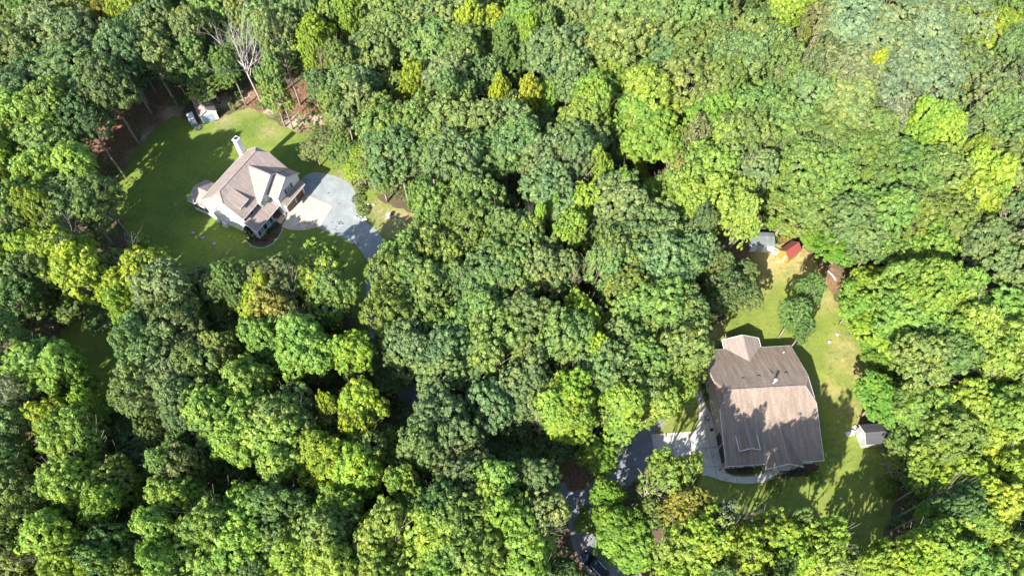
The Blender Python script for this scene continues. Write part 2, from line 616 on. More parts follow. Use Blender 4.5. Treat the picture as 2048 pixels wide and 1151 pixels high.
LAWN_L = P((330, 240), (352, 232), (385, 243), (400, 250), (440, 238), (470, 222), (500, 214), (530, 230), (560, 250), (600, 268), (645, 262), (680, 310), (705, 345), (735, 372), (760, 400), (800, 415), (845, 432),
           (850, 470), (800, 495), (775, 520), (760, 560), (770, 640), (772, 720), (750, 745), (728, 700), (705, 620), (672, 548), (610, 522), (545, 560), (490, 600), (420, 600), (385, 640), (330, 670), (300, 800), (250, 830), (190, 810), (130, 760), (105, 700), (120, 655), (190, 630), (240, 560), (255, 480), (225, 410), (235, 350), (280, 290))
LAWN_R = P((1455, 625), (1490, 600), (1505, 545), (1500, 500), (1540, 488), (1600, 485), (1632, 520), (1650, 560), (1672, 600), (1700, 650), (1733, 690), (1742, 735), (1735, 780), (1722, 830), (1715, 850), (1790, 880),
           (1800, 930), (1790, 1000), (1760, 1080), (1720, 1120), (1640, 1070), (1560, 1040), (1440, 1035), (1385, 1000), (1380, 940), (1300, 880), (1300, 850), (1325, 810), (1370, 770), (1390, 740), (1400, 690), (1430, 655))
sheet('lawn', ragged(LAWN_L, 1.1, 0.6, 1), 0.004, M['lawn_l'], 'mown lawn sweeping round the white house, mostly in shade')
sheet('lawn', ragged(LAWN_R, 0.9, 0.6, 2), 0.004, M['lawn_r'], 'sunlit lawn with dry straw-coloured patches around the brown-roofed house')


def ribbon(pts, w):
    pts = [at(x, y) for x, y in pts]
    for _ in range(2):
        q = [pts[0]]
        for a, b in zip(pts, pts[1:]): q += [a.lerp(b, 0.25), a.lerp(b, 0.75)]
        pts = q + [pts[-1]]
    L, R = [], []
    for i, p in enumerate(pts):
        d = (pts[min(i + 1, len(pts) - 1)] - pts[max(0, i - 1)]).normalized()
        nrm = Vector((-d.y, d.x, 0))
        ww = w / 2 * (1 + 0.08 * noise.noise(p * 0.2))
        L.append(p + nrm * ww)
        R.append(p - nrm * ww)
    return L + R[::-1]


GRAV = smooth_poly(P((600, 372), (606, 352), (628, 343), (650, 347), (680, 354), (705, 372), (714, 395), (710, 420), (722, 438), (742, 450), (762, 470), (774, 498), (776, 540), (766, 575), (748, 560), (740, 530), (722, 500), (702, 482), (672, 470), (641, 458), (600, 430)), 2)
sheet('gravel_driveway', GRAV, 0.008, M['gravel'], 'pale blue-grey gravel turning area and driveway before the white house')
sheet('gravel_lane', ribbon([(758, 530), (752, 570), (752, 620), (766, 690), (800, 760), (860, 840), (940, 920), (1040, 975), (1130, 990)], 3.6), 0.0065, M['gravel'], 'narrow gravel lane running under the trees')
ROAD = smooth_poly(P((1070, 970), (1120, 975), (1150, 985), (1185, 965), (1215, 925), (1245, 885), (1262, 852), (1300, 832), (1335, 822), (1330, 850), (1306, 866), (1318, 925), (1300, 950), (1265, 965), (1240, 985), (1215, 1010), (1180, 1030), (1190, 1065), (1225, 1090), (1262, 1122), (1300, 1170), (1240, 1190), (1180, 1151), (1150, 1110), (1140, 1060), (1125, 1020), (1080, 1005)), 2)
sheet('gravel_road', ragged(ROAD, 0.5, 0.6, 3), 0.011, M['asphalt'], 'dark grey gravel drive winding from the parked car to the concrete pad')


def clip_cell(poly, axis, val, keep_less):
    out = []
    n = len(poly)
    for i in range(n):
        a, b = poly[i], poly[(i + 1) % n]
        ia = (a[axis] <= val) == keep_less
        ib = (b[axis] <= val) == keep_less
        if ia: out.append(a)
        if ia != ib:
            t = (val - a[axis]) / (b[axis] - a[axis])
            out.append(a.lerp(b, t))
    return out


def slabs(name, label, poly, th, cell, z, mat, mat_joint):
    """concrete apron: base sheet with the poured slabs standing proud of the joints"""
    R = Matrix.Rotation(-th, 3, 'Z')
    Ri = Matrix.Rotation(th, 3, 'Z')
    loc = [R @ p for p in poly]
    xs = [p.x for p in loc]; ys = [p.y for p in loc]
    root = sheet(name, poly, z - 0.045, mat_joint, label)
    nx = max(1, round((max(xs) - min(xs)) / cell)); ny = max(1, round((max(ys) - min(ys)) / cell))
    dx = (max(xs) - min(xs)) / nx; dy = (max(ys) - min(ys)) / ny
    gp = 0.035
    for i in range(nx):
        for j in range(ny):
            c = loc
            c = clip_cell(c, 0, min(xs) + i * dx + gp, False)
            if len(c) > 2: c = clip_cell(c, 0, min(xs) + (i + 1) * dx - gp, True)
            if len(c) > 2: c = clip_cell(c, 1, min(ys) + j * dy + gp, False)
            if len(c) > 2: c = clip_cell(c, 1, min(ys) + (j + 1) * dy - gp, True)
            if len(c) < 3: continue
            ar = abs(sum(c[k].x * c[(k + 1) % len(c)].y - c[(k + 1) % len(c)].x * c[k].y for k in range(len(c)))) / 2
            if ar < 0.08: continue
            sheet('slab', [Ri @ p for p in c], z, mat, parent=root, thick=0.04)
    return root


TH_L, TH_R = rad(63.5), rad(3.5)
joint = simple('dark_joint', (0.2, 0.17, 0.14), 0.9, 0.2)
PAD_L = [at(586, 409), at(610, 388), at(620, 392), at(666, 412), at(641, 454)] + P((632, 455), (622, 457), (610, 460), (596, 461), (580, 459), (563, 453), (571, 441), (574, 430))
slabs('concrete_apron', 'sunlit cream concrete apron in front of the double garage', PAD_L, TH_L, 3.2, 0.07, M['concrete_warm'], joint)
PAD_R = P((1302, 868), (1390, 862), (1397, 840), (1398, 815), (1388, 785), (1382, 755), (1397, 755), (1404, 785), (1412, 812), (1421, 826), (1428, 853), (1438, 894), (1445, 932), (1452, 946), (1470, 952), (1490, 953), (1512, 951), (1527, 945), (1534, 938), (1546, 941), (1549, 950), (1543, 958), (1525, 964), (1498, 967), (1468, 965), (1440, 959), (1418, 951), (1400, 949), (1360, 952), (1330, 950), (1312, 925))
slabs('concrete_drive', 'pale concrete drive and curved walkway beside the brown-roofed house', PAD_R, TH_R, 2.9, 0.07, M['concrete_grey'], joint)
BED_L = smooth_poly(P((497, 478), (512, 463), (522, 478), (548, 442), (566, 446), (562, 462), (553, 477), (540, 488), (522, 494), (505, 490)), 1)
sheet('mulch_bed', BED_L, 0.02, M['mulch'], 'red-brown mulch bed planted with round shrubs')
edge = MB()
ep = [at(x, y, 0.06) for x, y in ((492, 470), (494, 482), (502, 492), (518, 496), (532, 494), (545, 487), (556, 476), (563, 463), (566, 452))]
edge.tube(ep, [0.055] * len(ep), 5)
tag(edge.build('bed_edging', M['rock']), 'thin pale stone edging curving round the mulch bed', 'garden edging')
sheet('mulch_bed', smooth_poly(P((1447, 930), (1530, 925), (1528, 938), (1515, 946), (1490, 949), (1465, 948), (1452, 942)), 1), 0.02, M['mulch'], 'dark planting bed between the front wall and the curved walkway')
sheet('mulch_bed', smooth_poly(P((1549, 930), (1640, 925), (1636, 945), (1600, 952), (1553, 956)), 1), 0.02, M['mulch'], 'dark mulch strip under the bay window')

# ------------------------------------------------------------------ house parts


def window(parent, x, z, w, h, y, n=1, shutters=True, glass='glass', face='front', frame='trim'):
    """a window part (frame) with sill and panes, on the wall plane y (front faces -y) or x (side faces -x)"""
    def T(p):
        u, d, v = p
        return (u, y - d, v) if face == 'front' else (y - d, u, v)

    def bx(mb, u0, u1, d0, d1, v0, v1):
        a, b = T((u0, d0, v0)), T((u1, d1, v1))
        mb.box(tuple(min(p, q) for p, q in zip(a, b)), tuple(max(p, q) for p, q in zip(a, b)))
    f = MB()
    u0, u1, v0, v1 = x - w / 2, x + w / 2, z - h / 2, z + h / 2
    t = 0.09
    bx(f, u0 - t, u1 + t, 0.005, 0.07, v1, v1 + t)
    bx(f, u0 - t, u0, 0.005, 0.07, v0, v1)
    bx(f, u1, u1 + t, 0.005, 0.07, v0, v1)
    bx(f, u0, u1, 0.01, 0.055, z - 0.025, z + 0.025)
    for k in range(1, n):
        uu = u0 + w * k / n
        bx(f, uu - 0.05, uu + 0.05, 0.008, 0.06, v0, v1)
    fo = f.build('window', M[frame], parent)
    s = MB()
    bx(s, u0 - t - 0.04, u1 + t + 0.04, 0.004, 0.13, v0 - 0.08, v0)
    s.build('sill', M['trim'], fo)
    for k in range(n):
        p = MB()
        bx(p, u0 + w * k / n + 0.05, u0 + w * (k + 1) / n - 0.05, 0.003, 0.03, v0 + 0.01, v1 - 0.01)
        p.build('pane', M[glass], fo)
    if shutters:
        for sg in (-1, 1):
            q = MB()
            uu = x + sg * (w / 2 + t + 0.24)
            bx(q, uu - 0.21, uu + 0.21, 0.006, 0.05, v0 - 0.03, v1 + 0.05)
            for k in range(5):
                vv = v0 + h * (k + 0.5) / 5
                bx(q, uu - 0.16, uu + 0.16, 0.05, 0.065, vv - 0.04, vv + 0.04)
            q.build('shutter', M['shutter'], parent)


def edge_trim(parent, segs, name='fascia', mat='trim', w=0.06, h=0.2, dz=-0.12):
    for a, b in segs:
        f = MB()
        f.bar((a[0], a[1], a[2] + dz), (b[0], b[1], b[2] + dz), w, h)
        f.build(name, M[mat], parent)


# ------------------------------------------------------------------ white two-storey house
oL = (-46.4, 75.36, 0)
HL = empty('white_house', oL, TH_L, 'white two-storey house with taupe shingle roof, cross gables and tall white chimney', 'house')


def gz(y): return 5.45 + 0.768 * (y - 1.65)


w = MB()
prof = [(2.0, 0), (2.0, 5.5), (5.1, 7.93), (7.95, 7.93), (11.05, 5.5), (11.05, 0)]
w.prism([(0, y, z) for y, z in prof], (12.8, 0, 0))
w.box((0, -0.1, 0), (3.9, 1.999, 2.95))
w.prism([(0.0, -0.1, 2.951), (0.0, 1.999, 2.951), (0.0, 1.999, 4.05), (0.0, -0.1, 2.96)], (3.9, 0, 0))
w.prism([(4.1, 1.4, 3.9), (4.1, 1.4, 5.42), (8.45, 1.4, 8.5), (12.79, 1.4, 5.42), (12.79, 1.4, 3.9)], (0, 4.0, 0))
w.prism([(6.6, -0.7, 0), (6.6, -0.7, 5.45), (9.67, -0.7, 7.6), (12.795, -0.7, 5.42), (12.795, -0.7, 0)], (0, 2.69, 0))
w.box((7.2, -1.1, 0), (12.6, -0.701, 3.2))
w.build('wall', M['white'], HL)
r = MB()
r.slab([(-.3, 1.65, 5.45), (13.1, 1.65, 5.45), (13.1, 5.1, 8.1), (11.6, 6.53, 9.2), (1.1, 6.53, 9.2), (-.3, 5.1, 8.1)], 0.16)
r.slab([(-.3, 11.41, 5.45), (13.1, 11.41, 5.45), (13.1, 7.96, 8.1), (11.6, 6.53, 9.2), (1.1, 6.53, 9.2), (-.3, 7.96, 8.1)], 0.16)
r.slab([(-.3, 5.1, 8.1), (1.1, 6.53, 9.2), (-.3, 7.96, 8.1)], 0.16)
r.slab([(13.1, 5.1, 8.1), (11.6, 6.53, 9.2), (13.1, 7.96, 8.1)], 0.16)
r.build('roof', M['roof'], HL)
r = MB()
r.slab([(3.8, 1.1, 5.45), (8.45, 1.1, 8.75), (8.45, 6.15, 8.75), (3.8, 1.85, 5.45)], 0.15)
r.slab([(13.1, 1.1, 5.45), (8.45, 1.1, 8.75), (8.45, 6.15, 8.75), (13.1, 1.85, 5.45)], 0.15)
r.build('gable_roof', M['roof'], HL)
r = MB()
r.slab([(6.27, -1.0, 5.42), (9.67, -1.0, 7.8), (9.67, 1.39, 7.8), (6.27, 1.39, 5.42)], 0.14)
r.slab([(13.07, -1.0, 5.40), (9.67, -1.0, 7.8), (9.67, 1.39, 7.8), (13.07, 1.39, 5.40)], 0.14)
r.build('gable_roof', M['roof'], HL)
r = MB()
r.slab([(-.3, -.45, 3.0), (6.59, -.45, 3.0), (6.59, 2.0, 4.3), (-.3, 2.0, 4.3)], 0.12)
r.build('porch_roof', M['roof'], HL)
r = MB()
r.slab([(6.8, -1.75, 2.95), (12.7, -1.75, 2.95), (12.7, -.7, 3.6), (6.8, -.7, 3.6)], 0.12)
r.build('garage_pent_roof', M['roof'], HL)
edge_trim(HL, [((-.31, 1.62, 5.43), (-.31, 5.1, 8.1)), ((-.31, 5.1, 8.1), (-.31, 7.96, 8.1)), ((-.31, 7.96, 8.1), (-.31, 11.45, 5.43)),
               ((-.3, 1.62, 5.43), (3.8, 1.62, 5.43)), ((-.3, 11.45, 5.43), (13.1, 11.45, 5.43)), ((13.11, 1.85, 5.43), (13.11, 5.1, 8.1)), ((13.11, 7.96, 8.1), (13.11, 11.45, 5.43)), ((13.11, 5.1, 8.1), (13.11, 7.96, 8.1))])
edge_trim(HL, [((3.8, 1.07, 5.43), (8.45, 1.07, 8.75)), ((8.45, 1.07, 8.75), (9.6, 1.07, 7.93)), ((6.27, -1.03, 5.4), (9.67, -1.03, 7.8)), ((9.67, -1.03, 7.8), (13.07, -1.03, 5.4)), ((6.24, -1.0, 5.4), (6.24, 1.4, 5.4)),
               ((-.3, -.48, 2.98), (6.6, -.48, 2.98)), ((6.8, -1.78, 2.93), (12.7, -1.78, 2.93)), ((-.33, -.45, 2.98), (-.33, 2.0, 4.28)), ((12.73, -1.75, 2.93), (12.73, -.7, 3.58))], w=0.07)
# ridge caps
for a, b in (((1.1, 6.53, 9.21), (11.6, 6.53, 9.21)), ((8.45, 1.1, 8.76), (8.45, 5.95, 8.76)), ((9.67, -1.0, 7.81), (9.67, 1.38, 7.81)), ((1.1, 6.53, 9.21), (-.3, 5.1, 8.11)), ((1.1, 6.53, 9.21), (-.3, 7.96, 8.11))):
    rc = MB(); rc.bar(a, b, 0.28, 0.05); rc.build('ridge_cap', M['roof'], HL)
# dormer
dm = MB()
dm.prism([(0.95, 2.75, 6.1), (0.95, 2.75, 6.98), (0.95, 5.6, 8.45), (0.95, 5.6, 8.2)], (2.0, 0, 0))
d_o = dm.build('dormer', M['white'], HL)
dr = MB()
dr.slab([(.75, 2.5, 7.02), (3.15, 2.5, 7.02), (3.15, 5.95, 8.62), (.75, 5.95, 8.62)], 0.12)
dr.build('dormer_roof', M['roof'], d_o)
for xx in (1.5, 2.4):
    q = MB(); q.box((xx - .28, 2.70, 6.45), (xx + .28, 2.746, 6.86)); q.build('pane', M['glass'], d_o)
edge_trim(d_o, [((.75, 2.47, 7.0), (3.15, 2.47, 7.0))])
for xx in (1.15, 3.05): window(HL, xx, 4.72, 0.85, 1.05, 2.0)
window(HL, 5.35, 4.72, 1.9, 1.1, 1.4, 3, False, 'glass_green')
window(HL, 9.65, 4.45, 1.1, 1.2, -0.7, 1, True)
for xx in (1.05, 2.85): window(HL, xx, 1.75, 0.85, 1.35, -0.1, 1, True, 'glass_green')
for yy, zz in ((9.6, 1.6), (5.5, 4.5), (8.2, 4.6)): window(HL, yy, zz, 0.8, 1.2, 0.0, 1, False, 'glass', 'side')
# garage doors
for x0, x1 in ((7.5, 9.75), (9.95, 12.2)):
    gd = MB()
    gd.box((x0, -1.14, 0.05), (x1, -1.103, 2.25))
    go = gd.build('garage_door', M['garage_door'], HL)
    for k in range(4):
        p = MB(); p.box((x0 + .06, -1.17, .1 + k * .54), (x1 - .06, -1.141, .57 + k * .54)); p.build('panel', M['garage_door'], go)
p = MB(); p.box((9.751, -1.16, 0), (9.949, -1.102, 2.4)); p.box((7.3, -1.16, 2.26), (12.4, -1.102, 2.45)); p.build('door_frame', M['trim'], HL)
# porch
p = MB()
p.box((3.901, -0.2, 0.0), (6.599, 1.99, 0.35)); p.build('porch_floor', M['brick'], HL)
p = MB()
for k in range(3): p.box((4.5, -0.55 - .32 * k, 0.0), (6.3, -0.2 - .32 * k - .003, 0.30 - .1 * k))
p.build('steps', M['tan'], HL)
p = MB(); p.box((4.8, 1.93, .36), (5.8, 1.985, 2.5)); do = p.build('front_door', M['garage_door'], HL)
p = MB(); p.sphere((5.65, 1.9, 1.4), 0.05); p.build('handle', M['chrome'], do)
for xx in (4.05, 6.45):
    p = MB(); p.box((xx - .1, -.38, .35), (xx + .1, -.18, 2.88)); p.build('porch_post', M['trim'], HL)
for a, b, n_ in (((4.15, -.28, 1.2), (4.5, -.28, 1.2), 'rail'), ((4.55, -.28, 1.2), (4.55, -1.2, .75), 'rail'), ((4.55, -1.2, 0), (4.55, -1.2, .71), 'rail_post'), ((6.25, -.28, 1.2), (6.25, -1.2, .75), 'rail'), ((6.25, -1.2, 0), (6.25, -1.2, .71), 'rail_post'), ((4.3, -.28, .35), (4.3, -.28, 1.16), 'baluster'), ((4.42, -.28, .35), (4.42, -.28, 1.16), 'baluster')):
    p = MB(); p.bar(a, b, .07, .07); p.build(n_, M['trim'], HL)
# chimney
p = MB(); p.box((11.85, 11.051, 0), (12.9, 12.0, 9.05)); ch = p.build('chimney', M['white'], HL)
p = MB(); p.box((11.78, 10.98, 9.051), (12.97, 12.07, 9.25)); p.build('chimney_cap', M['trim'], ch)
p = MB(); p.box((12.1, 11.25, 9.251), (12.65, 11.8, 9.45)); p.build('flue', M['black'], ch)
# sunroom at the back
p = MB()
p.prism([(.1, 15.1, 2.55), (.1, 15.1, 3.1), (2.45, 15.1, 4.15), (4.8, 15.1, 3.1), (4.8, 15.1, 2.55)], (0, -4.04, 0))
p.box((.1, 11.06, 0), (4.8, 15.1, .9))
p.build('sunroom_wall', M['white'], HL)
p = MB(); p.box((.16, 11.06, .901), (4.74, 15.04, 2.549)); p.build('porch_screen', M['screen'], HL)
for yy in (11.2, 12.5, 13.8, 15.05):
    p = MB(); p.box((.08, yy - .07, .902), (.2, yy + .07, 2.548)); p.build('mullion', M['trim'], HL)
for xx in (1.6, 3.2, 4.74):
    p = MB(); p.box((xx - .07, 15.0, .902), (xx + .07, 15.12, 2.548)); p.build('mullion', M['trim'], HL)
r = MB()
r.slab([(-.2, 11.5, 3.1), (2.45, 11.5, 4.3), (2.45, 15.45, 4.3), (-.2, 15.45, 3.1)], 0.12)
r.slab([(5.1, 11.06, 3.1), (2.45, 11.06, 4.3), (2.45, 15.45, 4.3), (5.1, 15.45, 3.1)], 0.12)
r.build('sunroom_roof', M['roof'], HL)
edge_trim(HL, [((-.23, 11.5, 3.08), (-.23, 15.45, 3.08)), ((-.2, 15.48, 3.08), (2.45, 15.48, 4.28)), ((2.45, 15.48, 4.28), (5.1, 15.48, 3.08)), ((5.13, 11.1, 3.08), (5.13, 15.48, 3.08))])
p = MB(); p.cyl((10.9, 3.6, 6.7), .06, .45, 8); p.build('vent_pipe', M['metal'], HL)

# air-conditioners etc. beside the wall


def local(h, x, y, z=0):
    return h.matrix_basis @ Vector((x, y, z))


def ac(px, py, r_, h_, lab):
    root = empty('air_conditioner', at(px, py), TH_L, lab, 'air conditioner', 'cooling units by the white wall')
    b_ = MB(); b_.box((-r_, -r_, 0.05), (r_, r_, h_)); b_.build('casing', M['ac'], root)
    b_ = MB(); b_.cyl((0, 0, h_ + .003), r_ * .78, .03, 14); b_.build('fan_grille', M['metal'], root)
    b_ = MB(); b_.box((-r_ - .1, -r_ - .1, 0), (r_ + .1, r_ + .1, .049)); b_.build('base_pad', M['rock'], root)


ac(453.5, 450, .42, .95, 'larger white air-conditioner unit beside the white side wall')
ac(438.5, 442, .25, .6, 'smaller white unit left of the air-conditioner at the side wall')
for i, (px, py) in enumerate(((386, 466), (405.5, 476), (427.5, 487.5))):
    b_ = MB(); b_.sphere((0, 0, 0.05), (.42, .36, .14), 9, 5, .18, random.Random(i))
    tag(b_.build('stepping_stone', M['bluestone'], None, True, at(px, py)), ('blue-grey stepping stone in the shaded lawn, farthest from the white wall', 'blue-grey stepping stone in the shaded lawn, middle of the three', 'blue-grey stepping stone in the shaded lawn, nearest the mulch bed')[i], 'stone', 'three stones in the lawn')

# ------------------------------------------------------------------ brown-roofed house
oR = (32.135, 33.022, 0)
HR = empty('brown_roofed_house', oR, TH_R, 'single-storey house under a broad brown shingle roof with a front dormer', 'house')
w = MB()
w.prism([(0.3, y, z) for y, z in ((-.6, 0), (-.6, 2.72), (6.8, 5.3), (12.0, 5.3), (18.0, 2.72), (18.0, 0))], (14.3, 0, 0))
w.prism([(6.2, -1.35, 0), (6.2, -1.35, 2.6), (8.7, -1.35, 4.4), (11.2, -1.35, 2.6), (11.2, -1.35, 0)], (0, 0.745, 0))
w.box((4.15, 18.01, 0), (9.8, 19.7, 2.45))
w.build('wall', M['cream'], HR)
zf = lambda y: 2.72 + 0.356 * (y + .95)
zb = lambda y: 2.8 + 0.446 * (18.3 - y)
RY, RZ = 9.6, 6.55
zf = lambda y: 2.72 + (RZ - 2.72) / (RY + .95) * (y + .95)
zb = lambda y: 2.72 + (RZ - 2.72) / (18.3 - RY) * (18.3 - y)
r = MB()
r.slab([(0, -.95, 2.72), (14.9, -.95, 2.72), (14.9, 7.0, zf(7.0)), (13.6, RY, RZ), (1.3, RY, RZ), (0, 7.0, zf(7.0))], .16)
r.slab([(0, 18.3, 2.72), (14.9, 18.3, 2.72), (14.9, 11.8, zb(11.8)), (13.6, RY, RZ), (1.3, RY, RZ), (0, 11.8, zb(11.8))], .16)
for x0, x1 in ((0, 1.3), (14.9, 13.6)):
    r.slab([(x0, 7.0, zf(7.0)), (x1, RY, RZ), (x0, 11.8, zb(11.8))], .16)
r.build('roof', M['roof_brown'], HR)
r = MB()  # back porch gable
r.slab([(3.9, 20.05, 2.6), (6.95, 20.05, 4.05), (6.95, 15.3, 4.05), (3.9, 18.4, 2.6)], .13)
r.slab([(10.0, 20.05, 2.6), (6.95, 20.05, 4.05), (6.95, 15.3, 4.05), (10.0, 18.4, 2.6)], .13)
r.build('gable_roof', M['roof_shed'] if False else M['roof'], HR)
w = MB()
w.prism([(4.2, 19.7, 2.46), (6.95, 19.7, 3.75), (9.75, 19.7, 2.46)], (0, -3.2, 0)); w.build('gable_wall', M['cream'], HR)
r = MB()  # front gable
r.slab([(5.8, -1.7, 2.6), (8.7, -1.7, 4.75), (8.7, 4.75, 4.75), (5.8, -.9, 2.6)], .13)
r.slab([(11.6, -1.7, 2.6), (8.7, -1.7, 4.75), (8.7, 4.75, 4.75), (11.6, -.9, 2.6)], .13)
r.build('gable_roof', M['roof_brown'], HR)
r = MB()  # saddle on the back slope
r.prism([(8.9, 15.4, zb(15.4) - .05), (9.45, 12.3, zb(12.3) + .22), (9.95, 11.9, zb(11.9) - .05), (9.3, 15.0, zb(15.0) - .05)], (0, 0, -.1))
r.build('saddle_roof', M['roof'], HR)
# dormer
w = MB()
w.prism([(2.2, 1.15, 3.3), (2.2, 1.15, 4.22), (3.55, 1.15, 5.05), (4.9, 1.15, 4.22), (4.9, 1.15, 3.3)], (0, 3.2, 0))
dmo = w.build('dormer', M['cream'], HR)
r = MB()
r.slab([(1.95, .8, 4.15), (3.55, .8, 5.15), (3.55, 6.3, 5.15), (1.95, 3.6, 4.15)], .1)
r.slab([(5.15, .8, 4.15), (3.55, .8, 5.15), (3.55, 6.3, 5.15), (5.15, 3.6, 4.15)], .1)
r.build('dormer_roof', M['roof_brown'], dmo)
edge_trim(dmo, [((1.93, .8, 4.17), (1.93, 3.4, 4.17)), ((5.17, .8, 4.17), (5.17, 3.4, 4.17)), ((1.95, .78, 4.17), (3.55, .78, 5.15)), ((3.55, .78, 5.15), (5.15, .78, 4.17))], w=.09, h=.12, dz=-.02)
q = MB(); q.box((2.9, 1.10, 3.75), (4.2, 1.146, 4.3)); q.build('pane', M['glass'], dmo)
edge_trim(HR, [((-.02, -.97, 2.7), (5.8, -.97, 2.7)), ((11.6, -.97, 2.7), (14.92, -.97, 2.7)), ((0, 18.33, 2.7), (3.9, 18.33, 2.7)), ((10.0, 18.33, 2.7), (14.9, 18.33, 2.7)),
               ((-.03, -.97, 2.7), (-.03, 7.0, zf(7.0))), ((-.03, 18.3, 2.7), (-.03, 11.8, zb(11.8))), ((14.93, -.97, 2.7), (14.93, 7.0, zf(7))), ((14.93, 18.3, 2.7), (14.93, 11.8, zb(11.8))), ((14.93, 7, zf(7)), (14.93, 11.8, zb(11.8)))], w=.06, h=.16, dz=-.09)
edge_trim(HR, [((3.87, 18.4, 2.6), (3.87, 20.05, 2.6)), ((10.03, 18.4, 2.6), (10.03, 20.05, 2.6)), ((3.9, 20.08, 2.6), (6.95, 20.08, 4.05)), ((6.95, 20.08, 4.05), (10.0, 20.08, 2.6)),
               ((5.8, -1.73, 2.6), (8.7, -1.73, 4.75)), ((8.7, -1.73, 4.75), (11.6, -1.73, 2.6))], w=.08, h=.16, dz=-.06)
for a, b in (((1.3, RY, RZ + .01), (13.6, RY, RZ + .01)), ((6.95, 15.3, 4.06), (6.95, 20.05, 4.06)), ((8.7, -1.7, 4.76), (8.7, 4.6, 4.76)), ((3.55, .8, 5.16), (3.55, 6.2, 5.16)), ((13.6, RY, RZ + .01), (14.9, 7.0, zf(7) + .01)), ((13.6, RY, RZ + .01), (14.9, 11.8, zb(11.8) + .01))):
    rc = MB(); rc.bar(a, b, .26, .05); rc.build('ridge_cap', M['roof'], HR)
# garage openings on the west wall, windows, bay
for y0, y1 in ((0.2, 2.5), (2.9, 4.5)):
    gd = MB(); gd.box((.24, y0, .05), (.297, y1, 2.25)); go = gd.build('garage_door', M['shutter'], HR)
    for k in range(4):
        p = MB(); p.box((.21, y0 + .05, .1 + k * .54), (.239, y1 - .05, .57 + k * .54)); p.build('panel', M['shutter'], go)
window(HR, 8.5, 1.6, 1.0, 1.3, .3, 1, False, 'glass', 'side')
window(HR, 12.5, 1.6, 1.0, 1.3, .3, 1, False, 'glass', 'side')
window(HR, 2.3, 1.6, 1.4, 1.3, -.6, 2, False)
window(HR, 4.6, 1.6, 1.0, 1.3, -.6, 1, False)
window(HR, 13.0, 1.6, 1.3, 1.3, -.6, 2, False)
b_ = MB()
bayp = [(7.4, -1.351, 0), (7.9, -1.95, 0), (9.5, -1.95, 0), (10.0, -1.351, 0)]
b_.prism(bayp, (0, 0, 2.35)); b_.build('bay_window', M['cream'], HR)
b_ = MB(); b_.box((8.0, -1.98, .9), (9.4, -1.953, 2.1)); b_.build('pane', M['glass'], HR)
b_ = MB(); b_.cyl((8.95, 10.5, zb(10.5) - .1), .16, 1.15, 12); fl = b_.build('flue_pipe', M['metal'], HR)
b_ = MB(); b_.cyl((8.95, 10.5, zb(10.5) + 1.051), .24, .16, 14); b_.build('flue_cap', M['ac'], fl)
b_ = MB(); b_.cyl((13.1, 16.8, zb(16.8) - .05), .06, .4, 8); b_.build('vent_pipe', M['ac'], HR)
b_ = MB(); b_.cyl((1.2, 16.2, zb(16.2) - .05), .06, .35, 8); b_.build('vent_pipe', M['ac'], HR)
for vx, vy in ((4.5, 11.6), (7.2, 11.9), (11.6, 12.2)):
    b_ = MB(); b_.box((vx - .2, vy - .15, zb(vy) - .05), (vx + .2, vy + .15, zb(vy) + .14)); b_.build('roof_vent', M['garage_door'], HR)
b_ = MB()
b_.bar((-.06, -.9, .05), (-.06, -.9, 2.6), .08, .08); b_.bar((.2, -.62, .0), (.2, -.62, 2.6), .16, .12)
b_.build('downpipe', M['trim'], HR)

# ------------------------------------------------------------------ sheds


def gable_shed(name, label, o, th, W, D, eave, ridge, wall, roofm, ov=.2, roof2=None, door=None, cat='shed'):
    root = empty(name, (o[0], o[1], 0), th, label, cat)
    w = MB()
    w.prism([(0, 0, 0), (0, 0, eave - .05), (W / 2, 0, ridge - .14), (W, 0, eave - .05), (W, 0, 0)], (0, D, 0))
    w.build('wall', wall, root)
    for side in (0, 1):
        x0 = -ov if side == 0 else W + ov
        sl = (ridge - eave) / (W / 2)
        ez = eave - ov * sl
        r = MB()
        r.slab([(x0, -ov, ez), (W / 2, -ov, ridge), (W / 2, D + ov, ridge), (x0, D + ov, ez)], .07)
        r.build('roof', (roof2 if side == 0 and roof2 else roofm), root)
    tr = MB()
    sl = (ridge - eave) / (W / 2)
    for yy in (-ov - .02, D + ov + .02):
        tr.bar((-ov, yy, eave - ov * sl - .06), (W / 2, yy, ridge - .06), .04, .14)
        tr.bar((W + ov, yy, eave - ov * sl - .06), (W / 2, yy, ridge - .06), .04, .14)
    tr.build('fascia', M['trim'] if roofm is not M['red_roof'] else M['red_roof_brown'], root)
    if door:
        x0, x1, z1, dm = door
        n = 2 if x1 - x0 > 1.2 else 1
        for k in range(n):
            a = x0 + (x1 - x0) * k / n + .03
            b = x0 + (x1 - x0) * (k + 1) / n - .03
            d = MB(); d.box((a, -.05, .08), (b, -.004, z1)); do_ = d.build('door', dm, root)
            d = MB(); d.box((b - .12, -.09, z1 * .5), (b - .06, -.051, z1 * .5 + .18)); d.build('handle', M['black'], do_)
    return root


